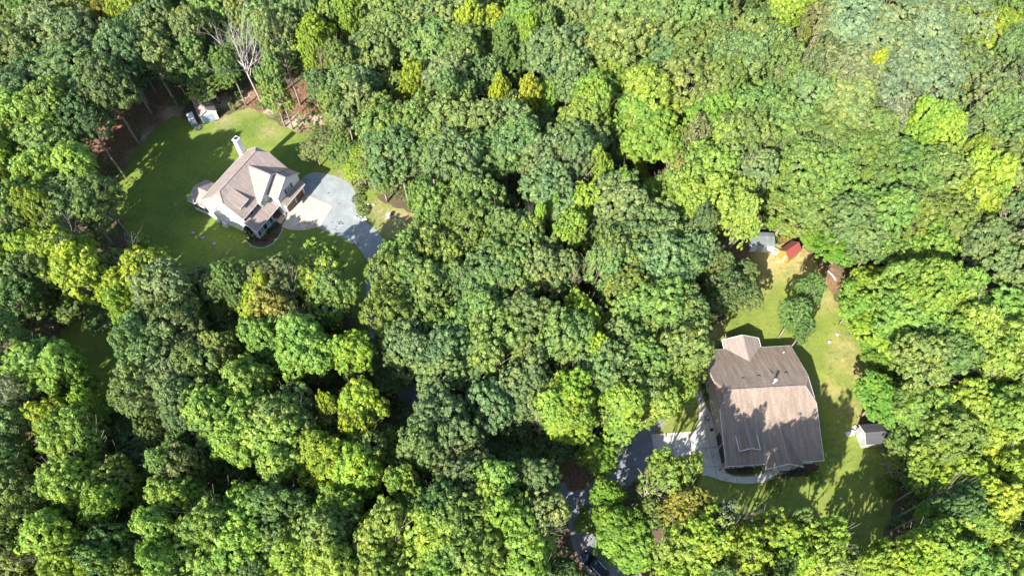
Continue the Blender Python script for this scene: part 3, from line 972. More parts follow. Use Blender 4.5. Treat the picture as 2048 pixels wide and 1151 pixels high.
gable_shed('garden_shed', 'garden shed with brown shingle roof and blue-grey doors at the top of the lawn', (-63.45, 104.16), rad(27.9), 3.3, 5.0, 2.4, 3.4, M['white'], M['roof_shed'], door=(.25, 2.5, 2.05, M['bluegrey']))
lt = empty('lean_to', (-64.9, 103.55, 0), rad(27.9), 'low white-topped lean-to against the left side of the garden shed', 'lean-to')
b_ = MB(); b_.box((-.7, .3, 1.62), (.55, 2.45, 1.72)); b_.build('top', M['ac'], lt)
b_ = MB(); b_.box((-.6, .5, .0), (.45, 2.3, 1.619)); b_.build('store', M['bluegrey'], lt)
for xx, yy in ((-.62, .38), (.47, .38), (-.62, 2.37), (.47, 2.37)):
    b_ = MB(); b_.box((xx - .05, yy - .05, 0), (xx + .05, yy + .05, 1.618)); b_.build('leg', M['trim'], lt)
b_ = MB()
rr = random.Random(3)
for k in range(7): b_.bar((-.5 + rr.uniform(-.1, .1), -.5 + k * .12, .1 + .02 * k), (.6 + rr.uniform(-.1, .1), -.45 + k * .12, .12 + .02 * k), .1, .05)
tag(b_.build('board_pile', M['metal'], None, False, (-64.3, 103.1, 0), rad(27.9)), 'small stack of grey boards on the grass before the lean-to', 'boards')

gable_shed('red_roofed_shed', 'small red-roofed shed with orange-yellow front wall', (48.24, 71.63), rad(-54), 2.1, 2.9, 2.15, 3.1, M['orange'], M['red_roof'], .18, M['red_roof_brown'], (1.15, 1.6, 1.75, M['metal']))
rp_ = empty('ramp', (48.35, 72.0, 0), rad(143), 'pale wooden ramp at the left of the red-roofed shed', 'ramp')
for k in range(6):
    b_ = MB(); b_.box((k * .26, -.35, .28 - k * .03), (k * .26 + .22, .45, .34 - k * .03)); b_.build('board', M['ac'], rp_)
b_ = MB(); b_.bar((0, -.35, .85), (1.55, -.35, .7), .07, .07); b_.bar((0, -.35, 0), (0, -.35, .85), .07, .07); b_.bar((1.55, -.35, 0), (1.55, -.35, .7), .07, .07)
b_.build('handrail', M['trim'], rp_)
cp = empty('grey_shed', (43.1, 72.45, 0), rad(-3), 'shed with weathered grey low-pitched roof, darkened in colour for shade, beside the red-roofed shed', 'shed')
b_ = MB(); b_.box((.2, .2, 0), (4.2, 2.75, 2.15)); b_.build('wall', M['ac'], cp)
b_ = MB(); b_.slab([(0, 0, 2.25), (4.3, 0, 2.25), (4.3, 1.9, 2.62), (0, 1.9, 2.62)], .06); b_.slab([(0, 1.9, 2.62), (4.3, 1.9, 2.62), (4.3, 2.95, 2.4), (0, 2.95, 2.4)], .06)
cr = b_.build('roof', M['grey_roof'], cp)
for k in range(9):
    b_ = MB(); b_.bar((.2 + k * .49, .02, 2.27), (.2 + k * .49, 1.88, 2.64), .05, .04); b_.build('rib', M['grey_roof'], cr)
b_ = MB(); b_.box((1.2, .15, .1), (2.4, .197, 1.95)); b_.build('door', M['bluegrey'], cp)

gable_shed('white_shed', 'white-walled shed with dark charcoal roof at the edge of the right lawn', (54.2, 38.6), rad(-85.5), 2.85, 3.8, 2.35, 3.1, M['cream'], M['roof_dark'], .18, None, (.9, 1.9, 1.9, M['ac']))
for i, (px, py, s_) in enumerate(((1696, 867.5, .45), (1704.8, 864.5, .38), (1709.5, 854, .3))):
    b_ = MB(); b_.box((-s_, -s_ * .8, 0), (s_, s_ * .8, .25)); b_.box((-s_ * .8, -s_ * .6, .251), (s_ * .8, s_ * .6, .32))
    tag(b_.build('paving_block', M['rock'], None, False, at(px, py), .2 + i), ('flat grey block lying leftmost beside the white shed', 'white block lying between the grey block and the white shed', 'smallest white block beside the back corner of the white shed')[i], 'block', 'blocks by the white shed')

# ------------------------------------------------------------------ car


def build_car(loc, rz):
    root = empty('parked_car', loc, rz, 'dark blue-black SUV with silver roof rails parked on the drive at the bottom edge', 'car')
    L, W = 4.45, 1.84

    def loft(secs, name, mat, parent, smooth=True):
        mb = MB()
        n = len(secs[0])
        for s in secs: mb.v += s
        for i in range(len(secs) - 1):
            for k in range(n - 1):
                mb.f.append((i * n + k, i * n + k + 1, (i + 1) * n + k + 1, (i + 1) * n + k)); mb.m.append(0)
        mb.f.append(tuple(range(n))[::-1]); mb.m.append(0)
        e = (len(secs) - 1) * n
        mb.f.append(tuple(e + k for k in range(n))); mb.m.append(0)
        return mb.build(name, mat, parent, smooth)
    # lower body: x forward
    xs = [(-2.22, .62, .45, .82), (-2.15, .84, .32, .98), (-1.7, .91, .28, 1.02), (-.5, .92, .28, 1.0), (.6, .92, .28, .99), (1.0, .91, .28, .98), (1.6, .88, .28, .93), (2.05, .78, .32, .84), (2.22, .55, .42, .68)]
    secs = []
    for x, hw, z0, z1 in xs:
        secs.append([(x, -hw * .9, z0), (x, -hw, z0 + .15), (x, -hw, z1 - .16), (x, -hw * .88, z1 - .02), (x, -hw * .5, z1 + .03), (x, 0, z1 + .045), (x, hw * .5, z1 + .03), (x, hw * .88, z1 - .02), (x, hw, z1 - .16), (x, hw, z0 + .15), (x, hw * .9, z0)])
    loft(secs, 'body', M['paint'], root)
    gh = [(-2.08, .70, 1.0, 1.05), (-1.85, .68, 1.0, 1.50), (-1.5, .66, 1.0, 1.62), (.2, .66, 1.0, 1.66), (.45, .67, 1.0, 1.60), (1.15, .76, .98, 1.02)]
    secs = []
    for x, hw, z0, z1 in gh:
        hb = min(.86, hw + .16)
        secs.append([(x, -hb, z0), (x, -hw, z1 - .08), (x, -hw * .8, z1), (x, hw * .8, z1), (x, hw, z1 - .08), (x, hb, z0)])
    loft(secs, 'cabin_glass', M['carglass'], root, False)
    r = MB(); r.slab([(-1.75, -.60, 1.64), (.22, -.62, 1.70), (.40, -.45, 1.69), (.40, .45, 1.69), (.22, .62, 1.70), (-1.75, .60, 1.64)], .05); ro = r.build('roof', M['carroof'], root)
    for sg in (-1, 1):
        r = MB(); r.tube([(-1.6, sg * .64, 1.70), (-1.4, sg * .64, 1.76), (0, sg * .65, 1.78), (.15, sg * .65, 1.71)], [.035] * 4, 6); r.build('roof_rail', M['chrome'], ro)
        r = MB(); r.box((.75, sg * 1.0 - .1, .95), (.92, sg * 1.0 + .1, 1.1)); r.build('side_mirror', M['paint'], root)
        r = MB(); r.sphere((2.08, sg * .6, .74), (.14, .17, .07), 8, 5); r.build('headlight', M['lamp_clear'], root)
        r = MB(); r.sphere((-2.12, sg * .66, .88), (.1, .14, .08), 8, 5); r.build('tail_light', M['lamp_red'], root)
        r = MB(); r.tube([(-1.6, sg * .93, 1.0), (.9, sg * .93, 1.0)], [.02, .02], 5); r.build('window_trim', M['chrome'], root)
        for x in (-1.38, 1.36):
            t = MB()
            t.tube([(x, sg * .66, .34), (x, sg * .90, .34)], [.34, .34], 16); wo_ = t.build('wheel', M['tyre'], root)
            t = MB(); t.tube([(x, sg * .901, .34), (x, sg * .925, .34)], [.22, .2], 12); t.build('rim', M['chrome'], wo_)
    r = MB(); r.slab([(.55, -.62, 1.555), (1.1, -.74, 1.07), (1.1, .74, 1.07), (.55, .62, 1.555)], .02)
    for v in range(len(r.v)): r.v[v] = (r.v[v][0], r.v[v][1], r.v[v][2] + .05)
    r.build('windscreen', M['carglass'], root)
    r = MB(); r.box((-2.27, -.26, .6), (-2.235, .26, .72)); r.build('number_plate', M['ac'], root)
    return root


build_car((11.75, 18.35, 0.012), rad(135))

# ------------------------------------------------------------------ rocks, posts and small things
def rock_pile(px, py, n, spread, lab, seed):
    rr = random.Random(seed)
    root = empty('rock_pile', at(px, py), 0, lab, 'rocks')
    for k in range(n):
        b = MB()
        s = rr.uniform(.16, .34)
        b.sphere((rr.uniform(-spread, spread), rr.uniform(-spread * .6, spread * .6), s * .5), (s, s * .8, s * .6), 7, 5, .22, rr)
        b.build('rock', M['rock'], root)


rock_pile(722, 438, 10, 1.1, 'cluster of pale rocks on the upper edge of the gravel driveway', 1)
rock_pile(707, 484, 8, .7, 'cluster of pale rocks on the lower edge of the gravel driveway', 2)
rock_pile(735, 415, 6, 1.6, 'scattered pale stones in weeds above the gravel driveway', 7)
wb = empty('tree_stump', at(779, 433), 0, 'pale cut stump with jagged roots on the small lawn right of the driveway', 'stump')
b_ = MB(); b_.cyl((0, 0, 0), .5, 1.0, 9, 0, .36); b_.build('trunk', M['deadwood'], wb)
for k in range(5):
    a = k * 1.3
    b_ = MB(); b_.tube([(0, 0, .25), (math.cos(a) * .5, math.sin(a) * .5, .15), (math.cos(a) * 1.0, math.sin(a) * .9, .02)], [.18, .14, .05], 6); b_.build('root', M['deadwood'], wb)
b_ = MB(); b_.box((-.09, -.09, 0), (.09, .09, 1.3)); b_.box((-.16, -.3, 1.0), (.16, .3, 1.35))
tag(b_.build('utility_post', M['black'], None, False, at(706, 371)), 'dark short post with a box at the right end of the gravel area', 'post')
for i, (px, py) in enumerate(((1634, 671), (1658.5, 683.5))):
    root = empty('septic_riser', at(*((1674, 669) if i == 0 else (1658.5, 684))), 0, ('small round white riser with dark lid, farther up the right lawn', 'small round white riser with dark lid, nearer the house roof')[i], 'septic riser', 'two risers in the lawn')
    b_ = MB(); b_.cyl((0, 0, 0), .2, .3, 14); b_.build('ring', M['ac'], root)
    b_ = MB(); b_.cyl((0, 0, .301), .13, .05, 12); b_.build('lid', M['metal'], root)
b_ = MB(); b_.sphere((0, 0, .15), (.55, .4, .35), 9, 6, .15, random.Random(4))
tag(b_.build('white_rock', M['ac'], None, False, at(1737, 676)), 'bright white rock at the right edge of the lawn', 'rock')
b_ = MB(); b_.box((-.2, -.15, 0), (.2, .15, .3)); b_.box((-.1, -.25, .301), (.1, .25, .36))
tag(b_.build('plant_box', M['black'], None, False, at(1423, 860, .07)), 'small black box on the concrete by the garage wall', 'box')
hr = empty('hose_pot', at(1414.5, 836, .07), 0, 'coiled dark hose pot at the bend of the concrete path', 'hose')
for k in range(4):
    b_ = MB()
    pts = [(math.cos(t / 14 * 2 * math.pi) * (.22 + .04 * k), math.sin(t / 14 * 2 * math.pi) * (.28 + .04 * k), .08 + .09 * (k % 2)) for t in range(15)]
    b_.tube(pts, [.03] * 15, 5, 0, False); b_.build('coil', M['black'], hr)
b_ = MB(); b_.cyl((0, 0, 0), .22, .3, 10, 0, .28); b_.build('pot', M['metal'], hr)
b_ = MB(); b_.box((-.6, -.35, 0), (.6, .35, .5)); b_.box((-.5, -.25, .501), (.5, .25, .62))
tag(b_.build('blue_tarp_bundle', M['tarp'], None, False, at(1527, 50), .5), 'blue tarp-covered bundle in the dark clearing at the top edge', 'tarp bundle')

# ------------------------------------------------------------------ foliage meshes
LEAF_RNG = np.random.default_rng(11)


def leaf_mesh(name, C, D, Rc, K, size, rng, spread=0.9, tone0=None, squash=1.0, mats=None, aspect=0.55):
    """K leaf blades round every clump centre C (unit outward directions D, clump radii Rc)"""
    n = len(C)
    d = np.repeat(D, K, 0)
    c = np.repeat(C, K, 0)
    rc = np.repeat(Rc, K)
    q = rng.normal(size=(n * K, 3))
    q /= np.linalg.norm(q, axis=1)[:, None]
    dirs = d + spread * q
    dirs /= np.linalg.norm(dirs, axis=1)[:, None] + 1e-6
    pos = c + dirs * (rc * rng.uniform(.72, 1.0, n * K))[:, None]
    nrm = dirs * 0.95 + rng.normal(size=(n * K, 3)) * 0.30 + np.array([0, 0, .15])
    nrm /= np.linalg.norm(nrm, axis=1)[:, None]
    tdir = np.cross(nrm, rng.normal(size=(n * K, 3)))
    tdir /= np.linalg.norm(tdir, axis=1)[:, None] + 1e-6
    b = np.cross(nrm, tdir)
    s = size * rng.uniform(.5, 1.5, n * K)
    A = tdir * s[:, None]
    B = b * (s * aspect)[:, None]
    V = np.stack([pos - A, pos + B, pos + A, pos - B], 1).reshape(-1, 3)
    N = n * K
    me = bpy.data.meshes.new(name)
    me.vertices.add(N * 4)
    me.vertices.foreach_set('co', V.astype(np.float32).ravel())
    me.loops.add(N * 4)
    me.loops.foreach_set('vertex_index', np.arange(N * 4, dtype=np.int32))
    me.polygons.add(N)
    me.polygons.foreach_set('loop_start', np.arange(0, N * 4, 4, dtype=np.int32))
    me.update(calc_edges=True)
    t = np.repeat(tone0 if tone0 is not None else rng.normal(.5, .17, n), K) + rng.normal(0, .12, N)
    t = np.clip(t, 0, 1)
    a = me.attributes.new('tone', 'FLOAT', 'POINT')
    a.data.foreach_set('value', np.repeat(t, 4).astype(np.float32))
    me.materials.append(mats or M['leaf'])
    return me


def crown_points(rng, lobes, n):
    """points on the union of ellipsoid lobes (c, r3)"""
    areas = np.array([(r[0] * r[1] * r[2]) ** (2 / 3) for c, r in lobes])
    pick = rng.choice(len(lobes), n * 3, p=areas / areas.sum())
    q = rng.normal(size=(n * 3, 3))
    q /= np.linalg.norm(q, axis=1)[:, None]
    q[:, 2] = np.where(q[:, 2] < -.35, -q[:, 2], q[:, 2])
    Cs = np.array([l[0] for l in lobes])
    Rs = np.array([l[1] for l in lobes])
    p = Cs[pick] + q * Rs[pick]
    keep = np.ones(len(p), bool)
    for i in range(len(lobes)):
        e = (((p - Cs[i]) / Rs[i]) ** 2).sum(1)
        keep &= ~((e < .80) & (pick != i))
    p, q, pick = p[keep][:n], q[keep][:n], pick[keep][:n]
    nn = q / Rs[pick]
    nn /= np.linalg.norm(nn, axis=1)[:, None]
    return p, nn


H0 = 18.0


def make_crown(kind, seed):
    rng = np.random.default_rng(seed)
    lobes = []
    if kind == 'oak':
        R, zc, zr, nl, lr, ncl, K, rc, sz, asp = 4.6, 12.8, 4.4, 11, (1.4, 2.5), 400, 27, .60, .22, .62
    elif kind == 'poplar':
        R, zc, zr, nl, lr, ncl, K, rc, sz, asp = 4.3, 12.4, 5.2, 14, (1.1, 2.2), 430, 23, .62, .26, .52
    elif kind == 'narrow':
        R, zc, zr, nl, lr, ncl, K, rc, sz, asp = 2.9, 11.6, 6.4, 13, (.8, 1.6), 330, 22, .56, .24, .5
    else:
        R, zc, zr, nl, lr, ncl, K, rc, sz, asp = 4.2, 12.4, 4.9, 15, (.8, 1.7), 250, 18, .58, .25, .5
    q_ = rng.uniform(.72, 1.18)
    rc *= q_; sz *= .6 + .4 * q_; ncl = int(ncl / q_ ** 1.3)
    nl = int(nl * rng.uniform(.75, 1.3))
    lobes.append(((0, 0, zc), (R * .62, R * .62, zr * .78)))
    for i in range(nl):
        a = 2 * math.pi * i / nl * 1.618 * 2 + rng.uniform(-.3, .3)
        t = rng.uniform(-.55, .95)
        rr = R * math.sqrt(max(.05, 1 - t * t)) * rng.uniform(.55, .78)
        l = rng.uniform(*lr)
        lobes.append(((math.cos(a) * rr, math.sin(a) * rr, zc + zr * t * .72), (l, l, l * rng.uniform(.75, 1.25))))
    C, D = crown_points(rng, lobes, ncl)
    D = D + np.array([0, 0, .35])
    D /= np.linalg.norm(D, axis=1)[:, None]
    C = C + D * rng.normal(0, .32, len(C))[:, None] + rng.normal(size=C.shape) * .15
    Rc = rc * rng.uniform(.65, 1.3, len(C))
    me = leaf_mesh('crown_' + kind, C, D, Rc, K, sz, rng, 1.0, None, 1.0, None, asp)
    # trunk and limbs
    tb = MB()
    pts = [(0, 0, -.15), (.08, .05, 2), (-.05, .12, 6), (.1, -.05, 10), (0, .1, zc + zr * .4)]
    tb.tube(pts, [.34, .27, .23, .17, .05], 7)
    for c, r in lobes[1:]:
        z0 = max(5.5, c[2] - 4.0 * rng.uniform(.6, 1.1))
        m_ = (c[0] * .45, c[1] * .45, (z0 + c[2]) / 2)
        tb.tube([(0, .05, z0), m_, c], [.12, .08, .03], 5, 0, False)
        for k in range(3):
            e = (c[0] + rng.uniform(-1.1, 1.1) * r[0], c[1] + rng.uniform(-1.1, 1.1) * r[1], c[2] + rng.uniform(.5, 1.3) * r[2])
            tb.tube([m_, e], [.05, .02], 4, 0, False)
    tm = tb.mesh('trunk_' + kind, M['bark'], True)
    return me, tm


ARCH = {}
for kind, cnt in (('oak', 10), ('poplar', 8), ('narrow', 4), ('sparse', 5)):
    ARCH[kind] = [make_crown(kind, 100 * len(kind) + i * 7 + 3) for i in range(cnt)]

# colour word: (crown colour, form)
KIND = {
    'O': ((0.124, 0.184, 0.062), 'oak', 'blue-green oak', 'oak_tree'),
    'D': ((0.092, 0.148, 0.042), 'oak', 'dark green oak', 'oak_tree'),
    'G': ((0.134, 0.202, 0.048), 'oak', 'mid-green oak', 'oak_tree'),
    'P': ((0.148, 0.206, 0.060), 'oak', 'olive-green oak', 'oak_tree'),
    'X': ((0.158, 0.212, 0.096), 'oak', 'pale grey-green oak', 'oak_tree'),
    'L': ((0.172, 0.264, 0.044), 'poplar', 'light green poplar', 'poplar_tree'),
    'M': ((0.138, 0.235, 0.030), 'poplar', 'vivid lime-green maple', 'maple_tree'),
    'Y': ((0.200, 0.285, 0.034), 'poplar', 'yellow-green maple', 'maple_tree'),
    'N': ((0.225, 0.282, 0.026), 'narrow', 'narrow yellow-green tree', 'sweetgum_tree'),
    'A': ((0.190, 0.195, 0.040), 'sparse', 'amber-tinged tree', 'maple_tree'),
    'W': ((0.155, 0.190, 0.110), 'sparse', 'thin pale-leaved tree', 'maple_tree'),
    'B': ((0.140, 0.172, 0.062), 'sparse', 'sparse olive tree', 'maple_tree'),
}
# px, py, radius in px, kind [, height]
T = """
20 30 40 O;70 20 35 G;35 110 45 O;110 75 48 O;180 85 50 O;235 112 38 O;80 165 50 O;150 165 52 O;205 175 42 D;30 205 45 O;95 218 40 G;205 38 24 A;160 12 32 G;248 55 20 Y;275 28 27 Y;303 55 35 O;340 35 24 Y;300 112 40 O
345 140 30 P;378 75 25 P;385 112 30 P;420 165 38 P 15;430 22 42 G;452 15 25 Y;490 30 32 P;390 150 28 P 14;85 240 42 L;120 262 36 L;60 285 36 L;8 295 26 Y;18 335 36 Y;100 315 46 G;160 335 36 L;70 362 40 L;182 258 35 D 13;262 150 32 D 12;255 85 30 D 13;545 38 46 P;560 92 32 P
622 75 34 N 20;640 120 20 Y;600 45 25 P;688 25 30 O;655 18 26 G;716 40 22 Y;762 35 45 P;812 30 50 P;862 38 46 P;912 32 50 P;752 100 40 O;800 92 42 P;870 102 46 P;932 108 42 P;936 48 24 Y;992 42 22 N;1008 92 22 G;678 125 28 P;702 178 44 O;722 212 38 O;690 222 30 P
562 192 26 G 13;535 160 25 P;755 160 36 D 12;665 75 25 D 13;838 165 24 N;912 162 42 O;962 160 38 O;905 205 30 O;1000 190 17 N;880 258 50 P;832 252 40 P;932 262 50 P;985 258 45 O;765 270 42 G;745 252 20 A;648 280 33 B 14;630 300 22 B 11;690 300 30 P 15;718 318 22 Y;712 345 20 Y 8;800 322 50 O;862 322 50 P;920 332 50 O;980 322 45 G;762 352 36 G;1012 305 40 O
1060 40 45 G;1078 62 26 P;1110 20 32 G;1150 32 36 P;1050 88 20 Y;1202 32 50 P;1262 42 55 P;1322 42 52 P;1390 38 50 P;1192 92 46 P;1252 102 50 P;1322 112 52 O;1382 122 52 P;1440 82 50 P;1475 130 46 P;1465 24 16 A;1512 102 46 P;1122 122 50 O;1135 172 40 O;1055 192 20 N;1230 152 30 L;1180 192 38 L
1160 240 35 L;1202 226 28 L;1296 202 48 L;1292 272 46 L;1268 240 40 L;1372 182 46 P;1442 192 45 G;1455 172 12 Y;1432 226 46 L;1382 282 28 B;1410 342 52 L;1442 302 36 L;1372 372 36 L;1492 242 42 G;1502 302 50 G;1138 302 50 O;1082 332 50 O;1152 350 40 O;1200 352 22 Y;1245 372 20 L;1290 345 16 Y 11;1480 352 40 O;1032 272 36 O;1330 352 20 B;1235 305 26 D 12;1090 245 28 D 12
1575 22 34 Y;1615 18 30 Y;1655 14 30 Y;1635 60 36 B;1590 85 16 A;1622 112 30 B;1602 142 30 B;1702 68 50 X;1762 38 60 X;1832 38 52 X;1782 102 60 X;1852 92 50 X;1912 48 40 X;1922 66 14 Y;1748 145 17 N;1802 172 60 X;1700 152 50 X;1862 162 50 X;1672 202 50 P;1602 216 42 P;1552 122 42 P;1542 180 32 P;1980 85 44 Y;1940 18 42 G;2022 18 42 G;2036 100 36 O
1932 152 46 B;1982 192 46 B;2032 172 30 O;1562 262 50 G;1622 292 60 G;1592 342 50 G;1662 252 42 P;1702 282 40 P;1790 245 30 W;1762 282 35 P;1866 250 38 Y;1902 280 34 Y;1926 322 18 Y;1962 242 36 P;2002 242 40 P;2040 232 32 P;1982 292 50 O;2032 302 46 O;1722 342 50 G;1802 342 60 G;1862 352 50 G;1672 342 42 G;2002 352 50 P;1952 362 36 Y
72 405 46 L;30 432 40 G;92 442 28 Y;20 502 30 L;60 482 30 D 14;152 402 50 D 13;205 405 36 D 11;125 522 42 Y;165 562 40 Y;85 525 28 Y;212 545 26 D 10;20 602 46 D;72 622 50 D;150 605 34 D 13;205 640 24 D 9;20 692 46 D;290 540 40 Y 16;250 572 30 Y;302 582 42 Y;275 612 30 Y;294 492 14 L 14;340 612 46 O;312 662 46 O;362 662 50 O;322 732 50 O;372 742 50 O;302 790 40 O;450 565 44 D 17;500 572 32 D 21;75 735 50 L;120 760 32 L;422 742 40 G;440 735 30 P;470 650 32 D 12;525 600 24 D 10
640 570 46 L 18;655 530 30 L 16;668 602 40 G;578 582 40 B 23;560 622 45 A 22;522 622 35 Y 21;602 642 40 B;602 702 45 L;560 692 40 L;700 722 38 Y;652 702 30 G 13;660 660 28 D 11;816 506 30 G;862 512 46 G;900 522 46 G;790 566 30 G;832 572 50 G;892 582 46 G;802 622 40 G;860 642 46 G;810 700 45 O;792 742 45 O;842 712 50 O;902 722 50 O;872 762 42 O;952 602 40 O;992 602 46 G;942 662 50 G;1002 682 50 G;982 742 50 G;932 452 46 G;882 412 45 G;972 412 40 G;1000 462 38 O;846 392 26 G;1002 545 45 O;940 385 40 G;1020 420 26 D 13
1102 402 45 O;1095 450 19 L;1060 452 14 L;1160 432 34 Y;1192 412 25 Y;1150 482 28 L;1052 512 46 P;1092 542 46 P;1140 572 30 P;1030 562 40 P;1062 652 50 O;1102 702 50 G;1052 742 50 O;1242 422 50 O;1292 452 50 O;1262 492 50 O;1332 482 46 O;1385 508 36 O;1352 542 42 O;1292 542 46 O;1222 522 40 P;1192 552 32 P;1262 592 46 G;1322 612 50 G;1372 640 44 G;1282 662 50 G;1342 692 44 G;1292 722 46 G;1180 632 38 Y;1200 692 28 Y;1140 762 42 Y;1385 735 32 L;1350 762 34 L;1230 690 30 P;1372 418 48 L;1422 402 46 L;1482 412 30 L;1480 450 26 L;1388 455 20 O;1475 552 32 O 11;1470 600 33 O 11;1222 742 42 P;1262 772 46 P;1120 610 24 D 12
1582 412 50 G;1642 412 50 G;1560 442 20 M;1620 470 24 M 6;1685 495 42 M 9;1658 480 26 M 7;1712 592 26 L 7;1722 642 26 L 7;1748 682 26 M 7;1758 722 24 M 7;1752 772 22 M 7;1748 806 20 M 7;1702 442 46 P;1762 422 50 G;1822 432 50 G;1882 442 46 G;1932 412 46 Y;1982 402 40 Y;2030 432 36 O;1972 492 50 O;2022 502 46 O;1992 542 46 O;2036 562 40 O;1862 522 46 L;1902 562 40 L;1792 512 38 G 14;1732 562 28 Y 9;1802 572 46 L;1872 602 50 L;1922 602 42 L;1742 622 40 L 13;1782 652 44 Y;1842 642 46 L;1700 622 24 L 7;1616 588 24 D 12;1590 628 26 G 12;1606 662 22 D 11;1872 682 46 L;1942 652 46 L;2002 652 50 L;2032 702 42 L;1982 722 46 L;1902 732 50 G;1850 742 42 G;2002 762 46 Y;2040 620 36 G
40 792 30 W;110 862 30 Y;150 842 25 L;195 826 22 Y;30 882 40 G;142 902 42 L;190 892 42 L;132 962 46 L;182 982 46 L;202 1012 36 L;240 952 36 G;30 952 46 G;72 1042 42 G;112 1102 46 Y;152 1112 46 Y;40 1112 46 P;212 1092 42 D;288 902 44 D 13;342 820 36 O;398 792 45 G;332 932 32 P;360 962 38 B;462 832 50 L;492 792 42 L;432 862 42 L;490 900 40 L;372 1022 46 L;432 1022 50 L;402 1082 50 L;470 1092 50 L;345 1050 36 L;480 962 28 D 12;502 1012 46 L;362 1135 42 L;255 860 30 D 12;262 1000 26 D 10
540 862 50 L;572 822 46 G;562 922 42 L;602 852 40 G;720 802 40 Y;742 852 34 Y;665 835 18 Y;662 932 44 Y;702 952 44 Y;672 982 42 L;732 902 38 G;622 910 30 Y;582 1002 46 D;600 1052 46 G;582 1112 50 L;652 1082 46 G;662 1140 42 L;862 842 50 O;912 832 50 O;882 892 50 O;942 882 50 O;850 900 36 O;932 932 46 O;972 842 42 O;805 850 26 D 11;812 972 30 L;852 982 36 G;882 1000 40 D;802 1062 50 L;852 1082 50 L;792 1112 46 L;872 1122 46 L;932 1062 46 G;962 1012 46 L;1002 982 40 L;972 1102 50 L;1012 1042 46 L;922 1132 46 G;740 1060 36 D 12;700 1022 34 D 12;722 1115 45 G;770 1000 24 D 10
1040 802 46 O;1080 842 30 L;1152 808 46 Y;1140 852 34 Y;1250 832 38 L;1238 868 26 L;1300 790 38 L;1342 782 34 L;1188 902 33 M 13;1112 872 34 D 11;1040 922 45 O;1066 980 40 O;1050 1052 50 L;1032 1112 50 L;1095 1060 34 P;1080 1142 40 G;1212 1000 26 M 13;1238 1040 38 M 14;1262 1082 42 M 14;1180 1036 22 M 11;1304 966 36 L 23;1344 956 28 L 22;1332 918 18 L 22;1362 990 38 A 23;1382 1022 38 A 23;1292 1010 26 G 13;1402 1060 48 Y 24;1352 1092 48 L 23;1442 1092 48 Y;1382 1142 48 Y;1452 1040 22 W 14;1485 1042 18 W 13;1502 1102 45 Y;1532 1062 34 Y
1608 1072 42 Y;1658 1082 38 Y;1582 1122 45 Y;1640 1132 44 L;1562 1060 24 G;1772 1115 32 Y;1822 1102 42 Y;1782 1142 36 Y;1872 1082 44 L;1922 1042 44 L;1962 1082 50 L;1902 1132 50 L;2002 1022 44 Y;2032 1102 50 L;1982 1142 50 L;1760 800 36 M 15;1802 832 38 L;1800 868 24 G 12;1812 792 30 G;1862 822 44 L;1912 822 46 Y;1952 842 46 Y;1902 882 40 G;1832 892 38 G;1862 922 44 L;1992 812 46 L;2032 792 46 L;2012 862 46 L;1962 922 46 Y;2012 932 46 Y;2040 972 40 Y;1932 962 40 Y;1862 962 30 L;1892 982 30 D;1802 902 28 G 12;1822 962 18 M 8
"""
def inside(p, poly):
    c = False
    n = len(poly)
    j = n - 1
    for i in range(n):
        a, b = poly[i], poly[j]
        if (a.y > p[1]) != (b.y > p[1]) and p[0] < (b.x - a.x) * (p[1] - a.y) / (b.y - a.y) + a.x: c = not c
        j = i
    return c


KEEP = [LAWN_L, LAWN_R, GRAV, ROAD, PAD_R, PAD_L, ribbon([(758, 530), (752, 570), (752, 620), (766, 690), (800, 760), (860, 840), (940, 920), (1040, 975), (1130, 990)], 3.8)]
KEEP.append([Vector(local(HR, *q)) for q in ((-.5, -2), (15.5, -2), (15.5, 20.5), (-.5, 20.5))])
KEEP.append([Vector(local(HL, *q)) for q in ((-.5, -2), (13.5, -2), (13.5, 16), (-.5, 16))])
for cx, cy, s_ in ((-63.5, 106.5, 4.2), (49.5, 71, 2.6), (45.3, 74, 2.8), (56.3, 37.2, 2.6)):
    KEEP.append([Vector((cx - s_, cy - s_, 0)), Vector((cx + s_, cy - s_, 0)), Vector((cx + s_, cy + s_, 0)), Vector((cx - s_, cy + s_, 0))])

trees = []
for ent in T.replace('\n', ';').split(';'):
    f = ent.split()
    if len(f) < 4: continue
    trees.append((float(f[0]), float(f[1]), float(f[2]), f[3], float(f[4]) if len(f) > 4 else None))

rf_ = random.Random(404)
OPEN_ = patches([(200, 720, 95), (250, 790, 60), (280, 470, 40), (250, 240, 75), (300, 225, 60), (225, 300, 50), (600, 205, 55), (520, 195, 55), (1150, 940, 62), (1085, 880, 28), (1460, 520, 60), (1480, 480, 40), (1625, 530, 55), (350, 190, 45), (1190, 1110, 75), (1140, 1030, 50), (1520, 30, 45), (1660, 565, 30), (1580, 470, 40), (800, 440, 60), (1530, 490, 50), (1745, 870, 60)])
for gy in range(0, 1180, 30):
    for gx in range(-5, 2060, 30):
        x, y = gx + rf_.uniform(-12, 12), gy + rf_.uniform(-12, 12)
        if any((x - t[0]) ** 2 + (y - t[1]) ** 2 < (t[2] * 1.2) ** 2 for t in trees): continue
        bad = False
        for hh in (0, 8):
            for dx, dy in ((0, 0), (26, 0), (-26, 0), (0, 26), (0, -26)):
                c = at(x + dx, y + dy, hh)
                if any(inside((c.x, c.y), K) for K in KEEP): bad = True; break
            if bad: break
        c = at(x, y, 6)
        if bad or any((c.x - a) ** 2 + (c.y - b) ** 2 < r_ * r_ for a, b, r_ in OPEN_): continue
        trees.append((x, y, rf_.uniform(24, 32), rf_.choice('DDGGL'), rf_.uniform(13.2, 16.5)))

